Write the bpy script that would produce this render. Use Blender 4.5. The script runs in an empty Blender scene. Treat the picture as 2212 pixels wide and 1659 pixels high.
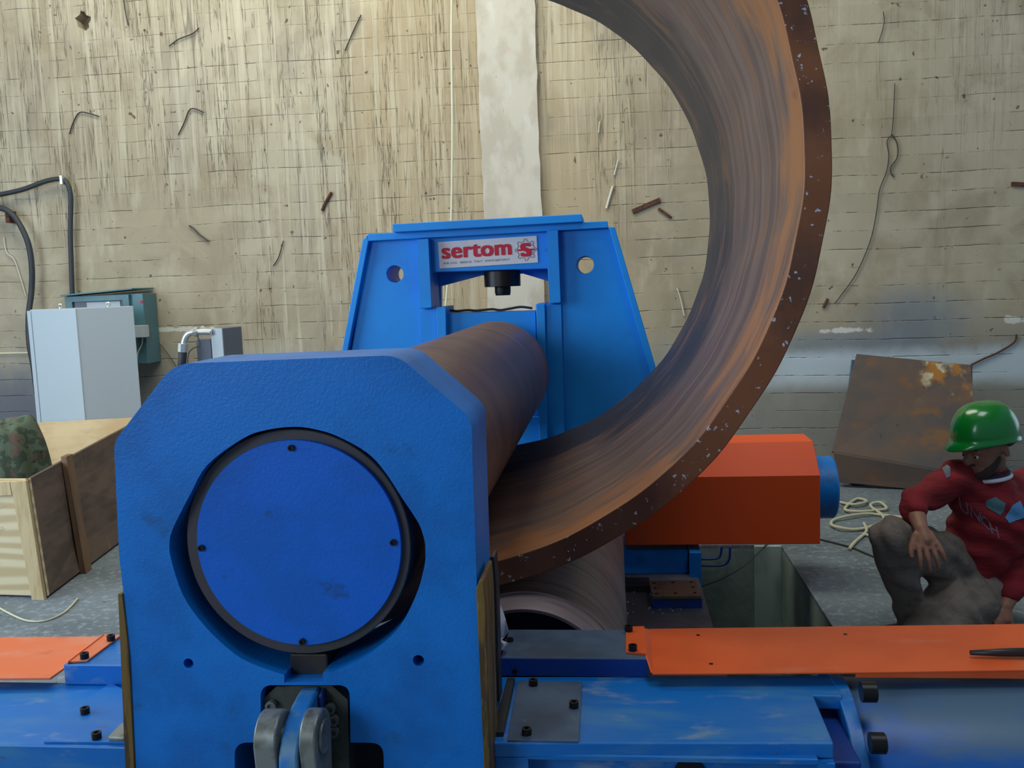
import bpy, bmesh, math, random
from mathutils import Vector, Matrix, noise
from mathutils.bvhtree import BVHTree
random.seed(7)
C = bpy.context.scene.collection
SC = bpy.context.scene
PI = math.pi

# ------------------------------------------------------------------ camera
F, CX, CY, H = 2000.0, 1106.0, 829.5, 1.6
Yc = Vector(((1320-CX)/F, (CY-600)/F, 1)).normalized()
_p2 = Vector(((320-CX)/F, (CY-637)/F, 1))
Zc = _p2.cross(Yc).normalized()
if Zc.y < 0: Zc = -Zc
Xc = Yc.cross(Zc).normalized()
if Xc.x < 0: Xc = -Xc
def to_world(v): return Vector((Xc.dot(v), Yc.dot(v), Zc.dot(v)))
cam = bpy.data.cameras.new('camera'); camo = bpy.data.objects.new('camera', cam); C.objects.link(camo)
r_, u_, f_ = to_world(Vector((1,0,0))), to_world(Vector((0,1,0))), to_world(Vector((0,0,1)))
camo.matrix_world = Matrix(((r_.x,u_.x,-f_.x,0),(r_.y,u_.y,-f_.y,0),(r_.z,u_.z,-f_.z,H),(0,0,0,1)))
cam.sensor_fit = 'HORIZONTAL'; cam.sensor_width = 36; cam.lens = 36*F/2212
cam.clip_start = .05; cam.clip_end = 100
SC.camera = camo

# ------------------------------------------------------------------ light
w = bpy.data.worlds.new('world'); SC.world = w; w.use_nodes = True
bg = w.node_tree.nodes['Background']
bg.inputs[0].default_value = (.42, .62, .85, 1); bg.inputs[1].default_value = .27
def area(name, loc, target, sx, sy, power, color):
    l = bpy.data.lights.new(name, 'AREA'); l.shape = 'RECTANGLE'; l.size = sx; l.size_y = sy
    l.energy = power; l.color = color
    o = bpy.data.objects.new(name, l); C.objects.link(o); o.location = loc
    o.rotation_euler = (Vector(target)-Vector(loc)).to_track_quat('-Z','Y').to_euler()
    return o
area('roof_light', (-2.3, 4.8, 6.4), (-1.9, 7.0, 2.0), 6, 2.0, 265, (.97, 1, .84))
area('gate_light', (-6.5, 2.0, 2.5), (-.6, 3.6, .9), 3.6, 3.4, 270, (.72, .87, 1))
area('side_light', (5.6, 6.2, 1.6), (1.5, 4.6, .5), 2.2, 1.6, 14, (.62, .84, 1))
area('front_light', (-3.6, -2.4, 2.9), (-.6, 1.8, 1.0), 2.2, 2.0, 105, (.72, .86, 1))
area('overhead_fill', (1.2, 1.6, 6.5), (.6, 2.0, 0), 2.4, 2.0, 85, (.86, .93, 1))  # added unseen fill lamp, brightens the near chamfer and right bed from above
SC.view_settings.view_transform = 'Standard'; SC.view_settings.look = 'None'
SC.view_settings.gamma = 1; SC.view_settings.use_curve_mapping = False
SC.view_settings.exposure = 0.0

# ------------------------------------------------------------------ measuring helpers
def ray(px, py): return to_world(Vector(((px-CX)/F, (CY-py)/F, 1)))
EYE = Vector((0,0,H))
def PY(px, py, Y): d = ray(px,py); return EYE + d*(Y/d.y)
def PZ(px, py, Z): d = ray(px,py); return EYE + d*((Z-H)/d.z)
def PX(px, py, X): d = ray(px,py); return EYE + d*(X/d.x)

# ------------------------------------------------------------------ materials
def srgb(r, g, b):
    f = lambda c: c/12.92 if c <= .04045 else ((c+.055)/1.055)**2.4
    return (f(r/255), f(g/255), f(b/255), 1)
class NT:
    def __init__(s, name):
        s.m = bpy.data.materials.new(name); s.m.use_nodes = True; s.t = s.m.node_tree; s.n = s.t.nodes
        s.b = s.n['Principled BSDF']; s.tc = s.n.new('ShaderNodeTexCoord')
    def link(s, a, b): s.t.links.new(a, b)
    def mapping(s, scale, loc=(0,0,0), uv=False):
        m = s.n.new('ShaderNodeMapping'); m.inputs['Scale'].default_value = scale; m.inputs['Location'].default_value = loc
        s.link(s.tc.outputs['UV' if uv else 'Object'], m.inputs[0]); return m.outputs[0]
    def noise(s, scale, detail=4, rough=.55, dist=0, loc=(0,0,0), uv=False):
        n = s.n.new('ShaderNodeTexNoise'); n.inputs['Scale'].default_value = 1; n.inputs['Detail'].default_value = detail
        n.inputs['Roughness'].default_value = rough; n.inputs['Distortion'].default_value = dist
        s.link(s.mapping(scale, loc, uv), n.inputs['Vector']); return n.outputs['Fac']
    def rng(s, v, a, b, c=0, d=1, smooth=True):
        n = s.n.new('ShaderNodeMapRange'); n.interpolation_type = 'SMOOTHSTEP' if smooth else 'LINEAR'
        n.inputs[1].default_value = a; n.inputs[2].default_value = b; n.inputs[3].default_value = c; n.inputs[4].default_value = d
        s.link(v, n.inputs[0]); return n.outputs[0]
    def math(s, op, a, b=None):
        n = s.n.new('ShaderNodeMath'); n.operation = op
        for i, v in enumerate((a, b)):
            if v is None: continue
            if isinstance(v, (int, float)): n.inputs[i].default_value = v
            else: s.link(v, n.inputs[i])
        return n.outputs[0]
    def mix(s, fac, a, b):
        n = s.n.new('ShaderNodeMix'); n.data_type = 'RGBA'
        if isinstance(fac, (int, float)): n.inputs[0].default_value = fac
        else: s.link(fac, n.inputs[0])
        for i, v in ((6, a), (7, b)):
            if isinstance(v, tuple): n.inputs[i].default_value = v
            else: s.link(v, n.inputs[i])
        return n.outputs[2]
    def sep(s, uv=False):
        n = s.n.new('ShaderNodeSeparateXYZ'); s.link(s.tc.outputs['UV' if uv else 'Object'], n.inputs[0]); return n.outputs
    def bump(s, h, strength, dist=.01):
        n = s.n.new('ShaderNodeBump'); n.inputs['Strength'].default_value = strength; n.inputs['Distance'].default_value = dist
        s.link(h, n.inputs['Height']); s.link(n.outputs[0], s.b.inputs['Normal'])
    def color(s, c):
        if isinstance(c, tuple): s.b.inputs['Base Color'].default_value = c
        else: s.link(c, s.b.inputs['Base Color'])

def pbr(name, c, layers=(), rough=.6, metal=0, bump=0, bscale=(60,60,60), bdist=.003, uv=False, coat=0):
    """layers: (colour, scale vec, low, high, amount)"""
    m = NT(name); col = c
    for i, (lc, sc, lo, hi, amt) in enumerate(layers):
        f = m.rng(m.noise(sc, 5, .6, loc=(i*3.7, i*1.3, i*5.1), uv=uv), lo, hi, 0, amt)
        col = m.mix(f, col, lc)
    m.color(col); m.b.inputs['Roughness'].default_value = rough; m.b.inputs['Metallic'].default_value = metal
    if coat: m.b.inputs['Coat Weight'].default_value = coat; m.b.inputs['Coat Roughness'].default_value = .15
    if bump: m.bump(m.noise(bscale, 3, uv=uv), bump, bdist)
    return m.m

DIRT = srgb(70,72,66); DUST = srgb(150,165,172)
BLUE = pbr('blue_paint', srgb(0,122,214), [(srgb(0,92,170),(4,4,4),.4,.65,.6), (srgb(28,84,130),(9,9,9),.6,.72,.55), (DIRT,(22,22,30),.68,.76,.5), (srgb(120,170,210),(260,260,260),.70,.76,.35)], rough=.42, bump=.35, bscale=(190,190,190), bdist=.002)
BLUE_FAR = pbr('bright_blue_paint', srgb(0,144,238), [(srgb(0,128,220),(3,3,3),.4,.65,.6), (srgb(30,90,130),(12,12,12),.66,.75,.4)], rough=.5, bump=.1, bscale=(90,90,90), bdist=.002)
BLUE_DISC = pbr('deep_blue_paint', srgb(0,104,216), [(srgb(0,96,190),(5,5,5),.45,.62,.6), (srgb(30,66,90),(7,7,9),.63,.72,.6), (srgb(120,170,230),(240,240,240),.71,.76,.3)], rough=.4, bump=.3, bscale=(170,170,170), bdist=.002)
BLUE_BED = pbr('dusty_blue_paint', srgb(8,112,196), [(srgb(80,140,180),(3,9,9),.45,.68,.55), (DUST,(6,14,14),.56,.72,.55), (srgb(90,80,70),(14,34,34),.66,.72,.5)], rough=.38, bump=.1, bscale=(80,80,80), bdist=.002)
BLUE_DARK = pbr('dark_blue_paint', srgb(0,56,140), [(srgb(40,60,90),(6,6,6),.5,.65,.6), (DIRT,(20,20,20),.62,.7,.4)], rough=.5)
STEEL_BLUE = pbr('dusty_steel', srgb(92,112,138), [(srgb(60,74,96),(5,5,5),.4,.65,.7), (srgb(20,80,160),(4,7,4),.62,.7,.6), (srgb(130,140,140),(22,22,22),.62,.72,.4)], rough=.5, metal=.3)
DARK_STEEL = pbr('dark_steel', srgb(58,58,60), [(srgb(84,74,62),(8,8,8),.5,.65,.6), (srgb(26,26,28),(20,20,20),.6,.7,.5)], rough=.42, metal=.55)
GREY_STEEL = pbr('machined_steel', srgb(142,146,140), [(srgb(92,92,84),(14,14,14),.48,.64,.7), (srgb(60,60,52),(40,40,40),.6,.7,.4)], rough=.42, metal=.4)
BLACK_OX = pbr('black_oxide', srgb(34,33,34), rough=.4, metal=.5)
RUST_STRIP = pbr('rusty_strip', srgb(126,96,44), [(srgb(60,48,36),(40,40,5),.45,.6,.8), (srgb(160,124,60),(60,60,12),.58,.66,.5)], rough=.55, metal=.2)
ORANGE = pbr('orange_paint', srgb(236,98,44), [(srgb(216,84,36),(5,5,5),.4,.62,.5), (srgb(220,136,100),(3,9,9),.56,.72,.5)], rough=.42, bump=.05)
ORANGE_FADED = pbr('faded_orange_paint', srgb(236,118,74), [(srgb(226,150,120),(4,8,8),.45,.68,.7), (srgb(190,80,50),(12,12,12),.6,.7,.3)], rough=.42, bump=.05)
ORANGE_CLEAN = pbr('red_orange_paint', srgb(240,86,26), [(srgb(206,96,62),(2.6,2.6,2.6),.55,.7,.5)], rough=.5)
WOOD = NT('plywood')
_n = WOOD.noise((1.3,1.3,9), 6, .6, 2.2); _w = WOOD.n.new('ShaderNodeTexWave'); _w.bands_direction = 'Z'
_w.inputs['Scale'].default_value = 1.5; _w.inputs['Distortion'].default_value = 13; _w.inputs['Detail'].default_value = 2; _w.inputs['Detail Scale'].default_value = .5
WOOD.link(WOOD.mapping((.55,.55,3.0)), _w.inputs['Vector'])
_c = WOOD.mix(WOOD.rng(_w.outputs['Fac'], .1, .9), srgb(196,172,130), srgb(222,204,166))
_c = WOOD.mix(WOOD.rng(_n, .58, .7, 0, .6), _c, srgb(150,112,70))
WOOD.color(_c); WOOD.b.inputs['Roughness'].default_value = .7; WOOD = WOOD.m
WOOD_PALE = pbr('pale_plywood', srgb(216,190,146), [(srgb(188,152,106),(1.5,1.5,5),.42,.62,.7), (srgb(150,108,70),(7,7,7),.66,.72,.7)], rough=.7)
WOOD_DARK = pbr('weathered_plywood', srgb(112,92,78), [(srgb(84,70,62),(3,3,12),.4,.65,.8), (srgb(142,114,88),(8,8,2),.6,.75,.5)], rough=.75)
WOOD_TRIM = pbr('pine_batten', srgb(206,182,138), [(srgb(170,138,94),(20,20,3),.45,.65,.6), (srgb(80,60,44),(30,30,30),.69,.74,.6)], rough=.7)
WOOD_BAT = pbr('brown_batten', srgb(128,98,72), [(srgb(96,76,60),(20,20,3),.45,.65,.7)], rough=.7)
CAB_LIGHT = pbr('light_grey_enamel', srgb(198,210,218), rough=.4)
CAB_SIDE = pbr('cabinet_side_enamel', srgb(180,188,196), [(srgb(120,126,134),(2.4,2.4,1.2),.55,.72,.5)], rough=.35)
CAB_DARK = pbr('dark_grey_enamel', srgb(96,102,118), rough=.45)
TEAL = pbr('teal_enamel', srgb(78,118,128), [(srgb(60,92,102),(6,6,6),.5,.65,.5)], rough=.45)
BLACK_RUB = pbr('black_rubber', srgb(52,56,62), rough=.55)
CHROME = pbr('zinc_plating', srgb(222,226,222), rough=.25, metal=.7)
WHITE = pbr('white_enamel', srgb(226,222,226), [(srgb(200,190,200),(9,9,9),.5,.7,.5)], rough=.5)
RED = pbr('red_lettering', srgb(214,26,56), rough=.6)
INK = pbr('grey_ink', srgb(90,94,110), rough=.6)
WHITE_CORD = pbr('white_cord', srgb(226,222,196), rough=.7)
CREAM_ROPE = pbr('cream_rope', srgb(196,192,164), rough=.8)
RUST_WALL = pbr('rusty_iron', srgb(96,58,44), [(srgb(60,40,34),(30,30,30),.5,.6,.8)], rough=.85)
WIRE = pbr('dark_wire', srgb(58,56,54), rough=.7)
PLASTIC = pbr('clear_film', srgb(206,206,220), rough=.2, coat=.5)
CAMO = pbr('camouflage_cloth', srgb(84,96,78), [(srgb(52,66,52),(9,9,9),.48,.52,.9), (srgb(98,74,66),(11,11,8),.56,.6,.8), (srgb(28,30,36),(10,13,12),.6,.63,.85)], rough=.9, bump=.3, bscale=(30,30,30))
SKIN = pbr('skin', srgb(150,104,84), [(srgb(124,84,66),(30,30,30),.45,.65,.5)], rough=.55)
BEARD = pbr('dark_hair', srgb(66,50,42), [(srgb(70,54,46),(120,120,120),.5,.6,.6)], rough=.85)
SWEATER = pbr('red_sweater', srgb(128,18,30), [(srgb(98,12,22),(12,12,30),.45,.65,.7)], rough=.85, bump=.5, bscale=(14,14,60), bdist=.01)
TROUSER = pbr('grey_brown_trousers', srgb(124,112,102), [(srgb(96,88,82),(10,10,16),.45,.6,.7), (srgb(128,116,108),(18,18,18),.6,.7,.5)], rough=.9, bump=.5, bscale=(20,20,26), bdist=.012)
HELMET = pbr('green_plastic', srgb(10,122,44), rough=.22, coat=.6)
NAVY = pbr('navy_knit', srgb(40,44,80), rough=.8)
LOGO_BLUE = pbr('blue_patch', srgb(84,140,190), rough=.8)
LOGO_TEAL = pbr('teal_patch', srgb(70,110,120), rough=.8)
GREYLET = pbr('grey_letter', srgb(120,96,112), rough=.8)
BOOT = pbr('dark_boot', srgb(40,36,34), rough=.7)
BRONZE = pbr('brown_machined_plate', srgb(120,96,80), [(srgb(90,74,66),(8,8,8),.5,.65,.6)], rough=.5, metal=.2)

def roll_mat(name, a, b, c, rough=.38):
    m = NT(name)
    col = m.mix(m.rng(m.noise((1.6, 5, 1), 5, .6, .4, uv=True), .35, .68), a, b)
    col = m.mix(m.rng(m.noise((1.1, 26, 1), 4, .6, uv=True), .52, .7, 0, .6), col, c)
    m.color(col); m.b.inputs['Metallic'].default_value = .35; m.b.inputs['Roughness'].default_value = rough
    m.bump(m.noise((6, 60, 1), 3, uv=True), .06, .003); return m.m
ROLL = roll_mat('roll_steel', srgb(132,98,88), srgb(104,76,70), srgb(70,56,60), .42)
ROLL2 = roll_mat('side_roll_steel', srgb(160,142,142), srgb(132,114,114), srgb(92,72,72), .5)
COLLAR = pbr('collar_steel', srgb(86,78,82), [(srgb(70,72,70),(5,5,5),.4,.6,.7)], rough=.42, metal=.35)

# rolled plate: u along the circumference (m), v across the width (0 near edge .. 2)
m = NT('mill_scale_plate'); u, v, _ = m.sep(uv=True)
cl = m.noise((.55, 1.6, 1), 5, .62, .8, uv=True); stre = m.noise((.7, 13, 1), 6, .68, .25, uv=True)
blot = m.noise((3.2, 5.5, 1), 4, .55, .6, loc=(4,2,0), uv=True)
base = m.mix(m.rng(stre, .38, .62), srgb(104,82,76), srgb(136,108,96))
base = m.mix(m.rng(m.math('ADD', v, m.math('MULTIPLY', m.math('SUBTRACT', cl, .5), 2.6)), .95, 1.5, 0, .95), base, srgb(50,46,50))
base = m.mix(m.rng(m.math('ADD', v, m.math('MULTIPLY', m.math('SUBTRACT', blot, .5), 1.2)), .36, .0, 0, .85), base, srgb(184,118,66))
base = m.mix(m.rng(blot, .6, .72, 0, .5), base, srgb(100,82,88))
base = m.mix(m.rng(m.noise((2.2, 7, 1), 5, .65, .7, loc=(6,3,0), uv=True), .52, .68, 0, .55), base, srgb(150,98,60))
base = m.mix(m.rng(m.noise((1.1, 4, 1), 5, .7, .9, loc=(1,8,0), uv=True), .55, .68, 0, .6), base, srgb(72,66,68))
base = m.mix(m.rng(m.noise((1.6, 40, 1), 3, .7, loc=(9,1,0), uv=True), .66, .72, 0, .7), base, srgb(48,42,46))
base = m.mix(m.rng(m.noise((3, 60, 1), 2, .7, loc=(2,7,0), uv=True), .72, .76, 0, .6), base, srgb(190,180,176))
m.color(base); m.b.inputs['Roughness'].default_value = .5; m.b.inputs['Metallic'].default_value = .25
m.bump(stre, .05, .003); PLATE_IN = m.m
PLATE_EDGE = pbr('rusty_cut_edge', srgb(128,76,44), [(srgb(88,56,42),(3,3,3),.42,.6,.8), (srgb(130,74,34),(9,9,9),.55,.7,.6), (srgb(196,202,220),(52,52,52),.63,.66,.9)], rough=.6)
m = NT('rusty_old_plate')
cc = m.mix(m.rng(m.noise((2,2,3), 5, .6), .38, .62), srgb(104,84,74), srgb(84,78,78))
cc = m.mix(m.rng(m.noise((3,3,5), 4, .6, loc=(3,1,2)), .56, .7, 0, .8), cc, srgb(130,90,52))
cc = m.mix(m.rng(m.noise((7,7,4), 3, .6, loc=(1,5,2)), .68, .72, 0, .8), cc, srgb(46,42,46))
x_, y_, z_o = m.sep()
fc = m.math('MULTIPLY', m.rng(z_o, .45, .62), m.rng(x_, .08, .3)); fc = m.math('MULTIPLY', fc, m.rng(m.noise((5,5,4),4,.6,loc=(6,6,1)), .42, .6))
cc = m.mix(fc, cc, srgb(176,116,44)); cc = m.mix(m.math('MULTIPLY', fc, m.rng(m.noise((9,9,6),3,.5,loc=(1,2,1)), .55, .62)), cc, srgb(206,206,180))
m.color(cc); m.b.inputs['Roughness'].default_value = .7; OLD_PLATE = m.m

# board-marked concrete wall, object coordinates = world metres
m = NT('board_marked_concrete'); x, y, z = m.sep()
big = m.noise((.55,1,.5), 4, .55); mid = m.noise((2.2,1,2.0), 5, .6, .6, loc=(3,0,5)); fine = m.noise((14,1,14), 5, .65)
col = m.mix(m.rng(big, .35, .65), srgb(172,158,134), srgb(190,178,156))
col = m.mix(m.rng(mid, .42, .66, 0, .55), col, srgb(148,132,108))
col = m.mix(m.rng(m.noise((5,1,1.6), 4, .6, loc=(8,0,1)), .55, .75, 0, .45), col, srgb(212,202,178))
zz = m.math('ADD', z, m.math('MULTIPLY', m.noise((1.3,1,.2), 3), .05))
row = m.math('FRACT', m.math('DIVIDE', zz, .142))
line = m.rng(m.math('ABSOLUTE', m.math('SUBTRACT', row, .5)), .0, .045, 1, 0)
brk = m.rng(m.noise((5,1,3.0), 5, .75, loc=(1,0,7)), .42, .6)
rowid = m.math('FLOOR', m.math('DIVIDE', m.math('ADD', zz, .071), .142))
rw = m.n.new('ShaderNodeTexWhiteNoise'); rw.noise_dimensions = '1D'; m.link(rowid, rw.inputs['W'])
col = m.mix(m.math('MULTIPLY', m.math('SUBTRACT', rw.outputs['Value'], .3), .22), col, srgb(138,126,108))
line = m.math('MULTIPLY', m.math('MULTIPLY', line, brk), m.rng(rw.outputs['Value'], .1, .7, .25, 1))
col = m.mix(m.math('MULTIPLY', line, .42), col, srgb(96,76,60))
col = m.mix(m.math('MULTIPLY', m.math('MULTIPLY', m.rng(m.math('ADD', x, mid), -1.9, -1.2), m.rng(m.math('ADD', x, mid), 1.0, .2)), .35), col, srgb(196,168,128))
col = m.mix(m.rng(m.noise((1.1,1,.8), 3, .6, 1.2, loc=(4,0,8)), .56, .72, 0, .5), col, srgb(150,138,124))
# grout runs (narrow vertical ridges), heavy between x -3 and -0.9, fading lower down
runmask = m.math('MULTIPLY', m.rng(m.math('ADD', x, m.math('MULTIPLY', mid, .6)), -3.1, -2.3), m.rng(x, -.9, -1.25))
topmask = m.rng(m.math('ADD', z, m.math('MULTIPLY', m.noise((2.2,1,.3),3,loc=(5,0,0)), 1.8)), 3.0, 3.6)
topmask = m.math('MULTIPLY', topmask, m.rng(x, .9, -.6, .35, 1))
runs = m.math('MAXIMUM', runmask, topmask)
gate = m.rng(m.noise((7,1,.35), 3, .6, loc=(2,0,3)), .42, .58)
rn = m.noise((26,1,.9), 4, .62, .3, loc=(0,0,2))
ridge = m.rng(m.math('ABSOLUTE', m.math('SUBTRACT', rn, .5)), .0, .015, 1, 0)
ridge = m.math('MULTIPLY', m.math('MULTIPLY', ridge, gate), runs)
hn = m.noise((4.2,1,.10), 2, .5, .1, loc=(6,0,4))
hair = m.math('MULTIPLY', m.rng(m.math('ABSOLUTE', m.math('SUBTRACT', hn, .5)), .0, .0034, 1, 0), m.math('MULTIPLY', m.rng(z, 1.0, 1.9, .3, 1), m.rng(m.noise((2.4,1,.5),3,.6,loc=(1,0,9)), .46, .58)))
col = m.mix(m.math('MULTIPLY', m.math('MULTIPLY', m.rng(rn, .5, .7), runs), .5), col, srgb(214,204,182))
col = m.mix(m.math('MULTIPLY', ridge, .6), col, srgb(104,90,68))
col = m.mix(m.math('MULTIPLY', hair, .6), col, srgb(92,82,70))
# iron specks, stains
sp = m.rng(m.noise((16,1,16), 2, .5, loc=(7,0,2)), .71, .76, 0, .8)
col = m.mix(sp, col, srgb(84,56,44))
def blob(cx, cz, rx, rz, soft=.5, nz=None):
    dx = m.math('DIVIDE', m.math('SUBTRACT', x, cx), rx); dz = m.math('DIVIDE', m.math('SUBTRACT', z, cz), rz)
    d = m.math('SQRT', m.math('ADD', m.math('MULTIPLY', dx, dx), m.math('MULTIPLY', dz, dz)))
    d = m.math('ADD', d, m.math('MULTIPLY', m.math('SUBTRACT', nz or mid, .5), 3.2 if nz else 1.2)); return m.rng(d, 1+soft, 1-soft, 0, 1)
WY = 7.6
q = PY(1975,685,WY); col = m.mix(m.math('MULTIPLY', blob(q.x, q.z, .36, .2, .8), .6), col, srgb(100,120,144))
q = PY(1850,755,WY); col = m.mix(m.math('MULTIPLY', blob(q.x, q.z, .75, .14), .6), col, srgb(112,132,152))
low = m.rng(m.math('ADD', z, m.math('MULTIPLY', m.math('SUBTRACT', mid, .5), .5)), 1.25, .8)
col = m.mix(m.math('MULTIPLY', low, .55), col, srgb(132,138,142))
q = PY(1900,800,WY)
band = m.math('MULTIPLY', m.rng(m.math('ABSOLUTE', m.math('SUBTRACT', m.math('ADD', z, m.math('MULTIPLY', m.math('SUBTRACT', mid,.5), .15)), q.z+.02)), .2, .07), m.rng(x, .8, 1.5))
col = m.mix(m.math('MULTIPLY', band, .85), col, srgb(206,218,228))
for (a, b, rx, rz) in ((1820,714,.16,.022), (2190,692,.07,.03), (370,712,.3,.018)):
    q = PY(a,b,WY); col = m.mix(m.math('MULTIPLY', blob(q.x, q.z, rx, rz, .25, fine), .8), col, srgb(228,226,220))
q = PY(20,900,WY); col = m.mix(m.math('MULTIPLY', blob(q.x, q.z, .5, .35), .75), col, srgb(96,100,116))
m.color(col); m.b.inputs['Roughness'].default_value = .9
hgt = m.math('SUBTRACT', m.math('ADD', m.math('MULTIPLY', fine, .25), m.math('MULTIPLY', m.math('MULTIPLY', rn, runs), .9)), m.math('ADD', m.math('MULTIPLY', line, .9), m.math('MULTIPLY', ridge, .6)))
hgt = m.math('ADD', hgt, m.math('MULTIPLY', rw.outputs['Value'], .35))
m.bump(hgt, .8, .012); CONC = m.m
PILAST = pbr('pale_cast_concrete', srgb(208,198,184), [(srgb(182,168,150),(5,5,3),.42,.62,.6), (srgb(220,214,208),(9,9,4),.55,.7,.5), (srgb(110,92,76),(40,40,14),.69,.73,.6), (srgb(196,160,160),(3,3,3),.64,.72,.5)], rough=.9, bump=.4, bscale=(12,12,12), bdist=.006)
FLOORM = pbr('dusty_concrete_floor', srgb(112,122,130), [(srgb(88,98,104),(1.6,1.6,1.6),.4,.62,.7), (srgb(150,156,168),(26,26,26),.5,.66,.6), (srgb(60,54,56),(48,48,48),.64,.68,.85), (srgb(40,40,44),(14,14,14),.69,.73,.6)], rough=.85, bump=.4, bscale=(40,40,40), bdist=.006)
PITM = pbr('rough_pit_concrete', srgb(140,158,152), [(srgb(112,128,122),(3,3,3),.42,.6,.6), (srgb(128,142,138),(40,40,40),.6,.7,.5)], rough=.95, bump=.3, bscale=(18,18,18), bdist=.01)

# ------------------------------------------------------------------ object helpers
WL = {}
def link(o, parent=None, loc=(0,0,0)):
    loc = Vector(loc); C.objects.link(o)
    if parent is not None:
        o.parent = parent; o.location = loc - WL[parent.name]
    else: o.location = loc
    WL[o.name] = loc; return o
def tag(o, label=None, cat=None, group=None, kind=None):
    if label: o['label'] = label
    if cat: o['category'] = cat
    if group: o['group'] = group
    if kind: o['kind'] = kind
    return o
def thing(name, label, cat, loc=(0,0,0), group=None):
    o = bpy.data.objects.new(name, None); o.empty_display_size = .1
    link(o, None, loc); return tag(o, label, cat, group)
def obj(name, bm, mat, parent=None, bev=0, seg=2, smooth=False, centre=True, mats=None, label=None):
    """links a bmesh in world coordinates as ONE mesh object"""
    bmesh.ops.remove_doubles(bm, verts=bm.verts, dist=1e-6)
    bmesh.ops.recalc_face_normals(bm, faces=bm.faces)
    loc = Vector((0,0,0))
    if centre and parent is None:
        xs = [v.co for v in bm.verts]
        loc = Vector(((min(v.x for v in xs)+max(v.x for v in xs))/2, (min(v.y for v in xs)+max(v.y for v in xs))/2, min(v.z for v in xs)))
        bmesh.ops.translate(bm, verts=bm.verts, vec=-loc)
    me = bpy.data.meshes.new(name); bm.to_mesh(me); bm.free()
    for mm in (mats or [mat]): me.materials.append(mm)
    if smooth:
        for p in me.polygons: p.use_smooth = True
        if smooth == 'auto':
            me.set_sharp_from_angle(angle=math.radians(35))
    o = bpy.data.objects.new(name, me); link(o, parent, loc if parent is None else (0,0,0))
    if bev:
        b = o.modifiers.new('bevel', 'BEVEL'); b.width = bev; b.segments = seg; b.limit_method = 'ANGLE'; b.angle_limit = math.radians(38)
        if not smooth:
            b.harden_normals = False
    if label: o['label'] = label
    return o
def hull8(bm, p):
    """p: 4 bottom points then 4 top points"""
    v = [bm.verts.new(q) for q in p]
    for f in ((3,2,1,0),(4,5,6,7),(0,1,5,4),(1,2,6,5),(2,3,7,6),(3,0,4,7)): bm.faces.new([v[i] for i in f])
def box(bm, a, b):
    (x0,y0,z0),(x1,y1,z1) = a, b
    hull8(bm, [(x0,y0,z0),(x1,y0,z0),(x1,y1,z0),(x0,y1,z0),(x0,y0,z1),(x1,y0,z1),(x1,y1,z1),(x0,y1,z1)]); return bm
def B(a, b): return box(bmesh.new(), a, b)
def slab(pts, dz):
    """polygon of world points, extruded by vector dz"""
    bm = bmesh.new(); f = bm.faces.new([bm.verts.new(p) for p in pts])
    r = bmesh.ops.extrude_face_region(bm, geom=[f]); bmesh.ops.translate(bm, verts=[g for g in r['geom'] if isinstance(g, bmesh.types.BMVert)], vec=dz)
    return bm
def prism(outer, holes, y0, y1, bm=None):
    """outline in (x,z) filled with holes between two y planes"""
    bm = bm or bmesh.new(); es = []; loops = []
    for L in [outer]+list(holes):
        vs = [bm.verts.new((p[0], y0, p[1])) for p in L]; loops.append(vs)
        for i in range(len(vs)): es.append(bm.edges.new((vs[i], vs[(i+1) % len(vs)])))
    r = bmesh.ops.triangle_fill(bm, use_beauty=True, use_dissolve=False, edges=es)
    fs = [g for g in r['geom'] if isinstance(g, bmesh.types.BMFace)]
    ext = bmesh.ops.extrude_face_region(bm, geom=fs)
    bmesh.ops.translate(bm, verts=[g for g in ext['geom'] if isinstance(g, bmesh.types.BMVert)], vec=(0, y1-y0, 0))
    return bm
def pxl(pts, Y): return [((q := PY(a, b, Y)).x, q.z) for a, b in pts]
def fillet(pts, radii, n=6):
    out = []; N = len(pts)
    for i in range(N):
        p = Vector(pts[i]); r = radii[i] if isinstance(radii, (list,tuple)) else radii
        if r <= 0: out.append(tuple(p)); continue
        a = (Vector(pts[i-1])-p); b = (Vector(pts[(i+1) % N])-p); la, lb = a.length, b.length; a.normalize(); b.normalize()
        ang = a.angle(b); d = min(r/math.tan(ang/2), la*.49, lb*.49)
        s, e = p+a*d, p+b*d
        for k in range(n+1):
            t = k/n; out.append(tuple((s*(1-t)+p*t)*(1-t)+(p*(1-t)+e*t)*t))
    return out
def catmull(pts, n=5, closed=False):
    P = [Vector(p) for p in pts]; out = []; N = len(P)
    for i in range(N if closed else N-1):
        if closed: a,b,c,d = P[i-1],P[i],P[(i+1)%N],P[(i+2)%N]
        else: a,b,c,d = P[max(i-1,0)],P[i],P[i+1],P[min(i+2,N-1)]
        for k in range(n):
            t = k/n; out.append(.5*((2*b)+(c-a)*t+(2*a-5*b+4*c-d)*t*t+(3*b-a-3*c+d)*t**3))
    if not closed: out.append(P[-1])
    return out
def circle(cx, cz, r, n=32): return [(cx+r*math.cos(2*PI*i/n), cz+r*math.sin(2*PI*i/n)) for i in range(n)]
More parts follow.
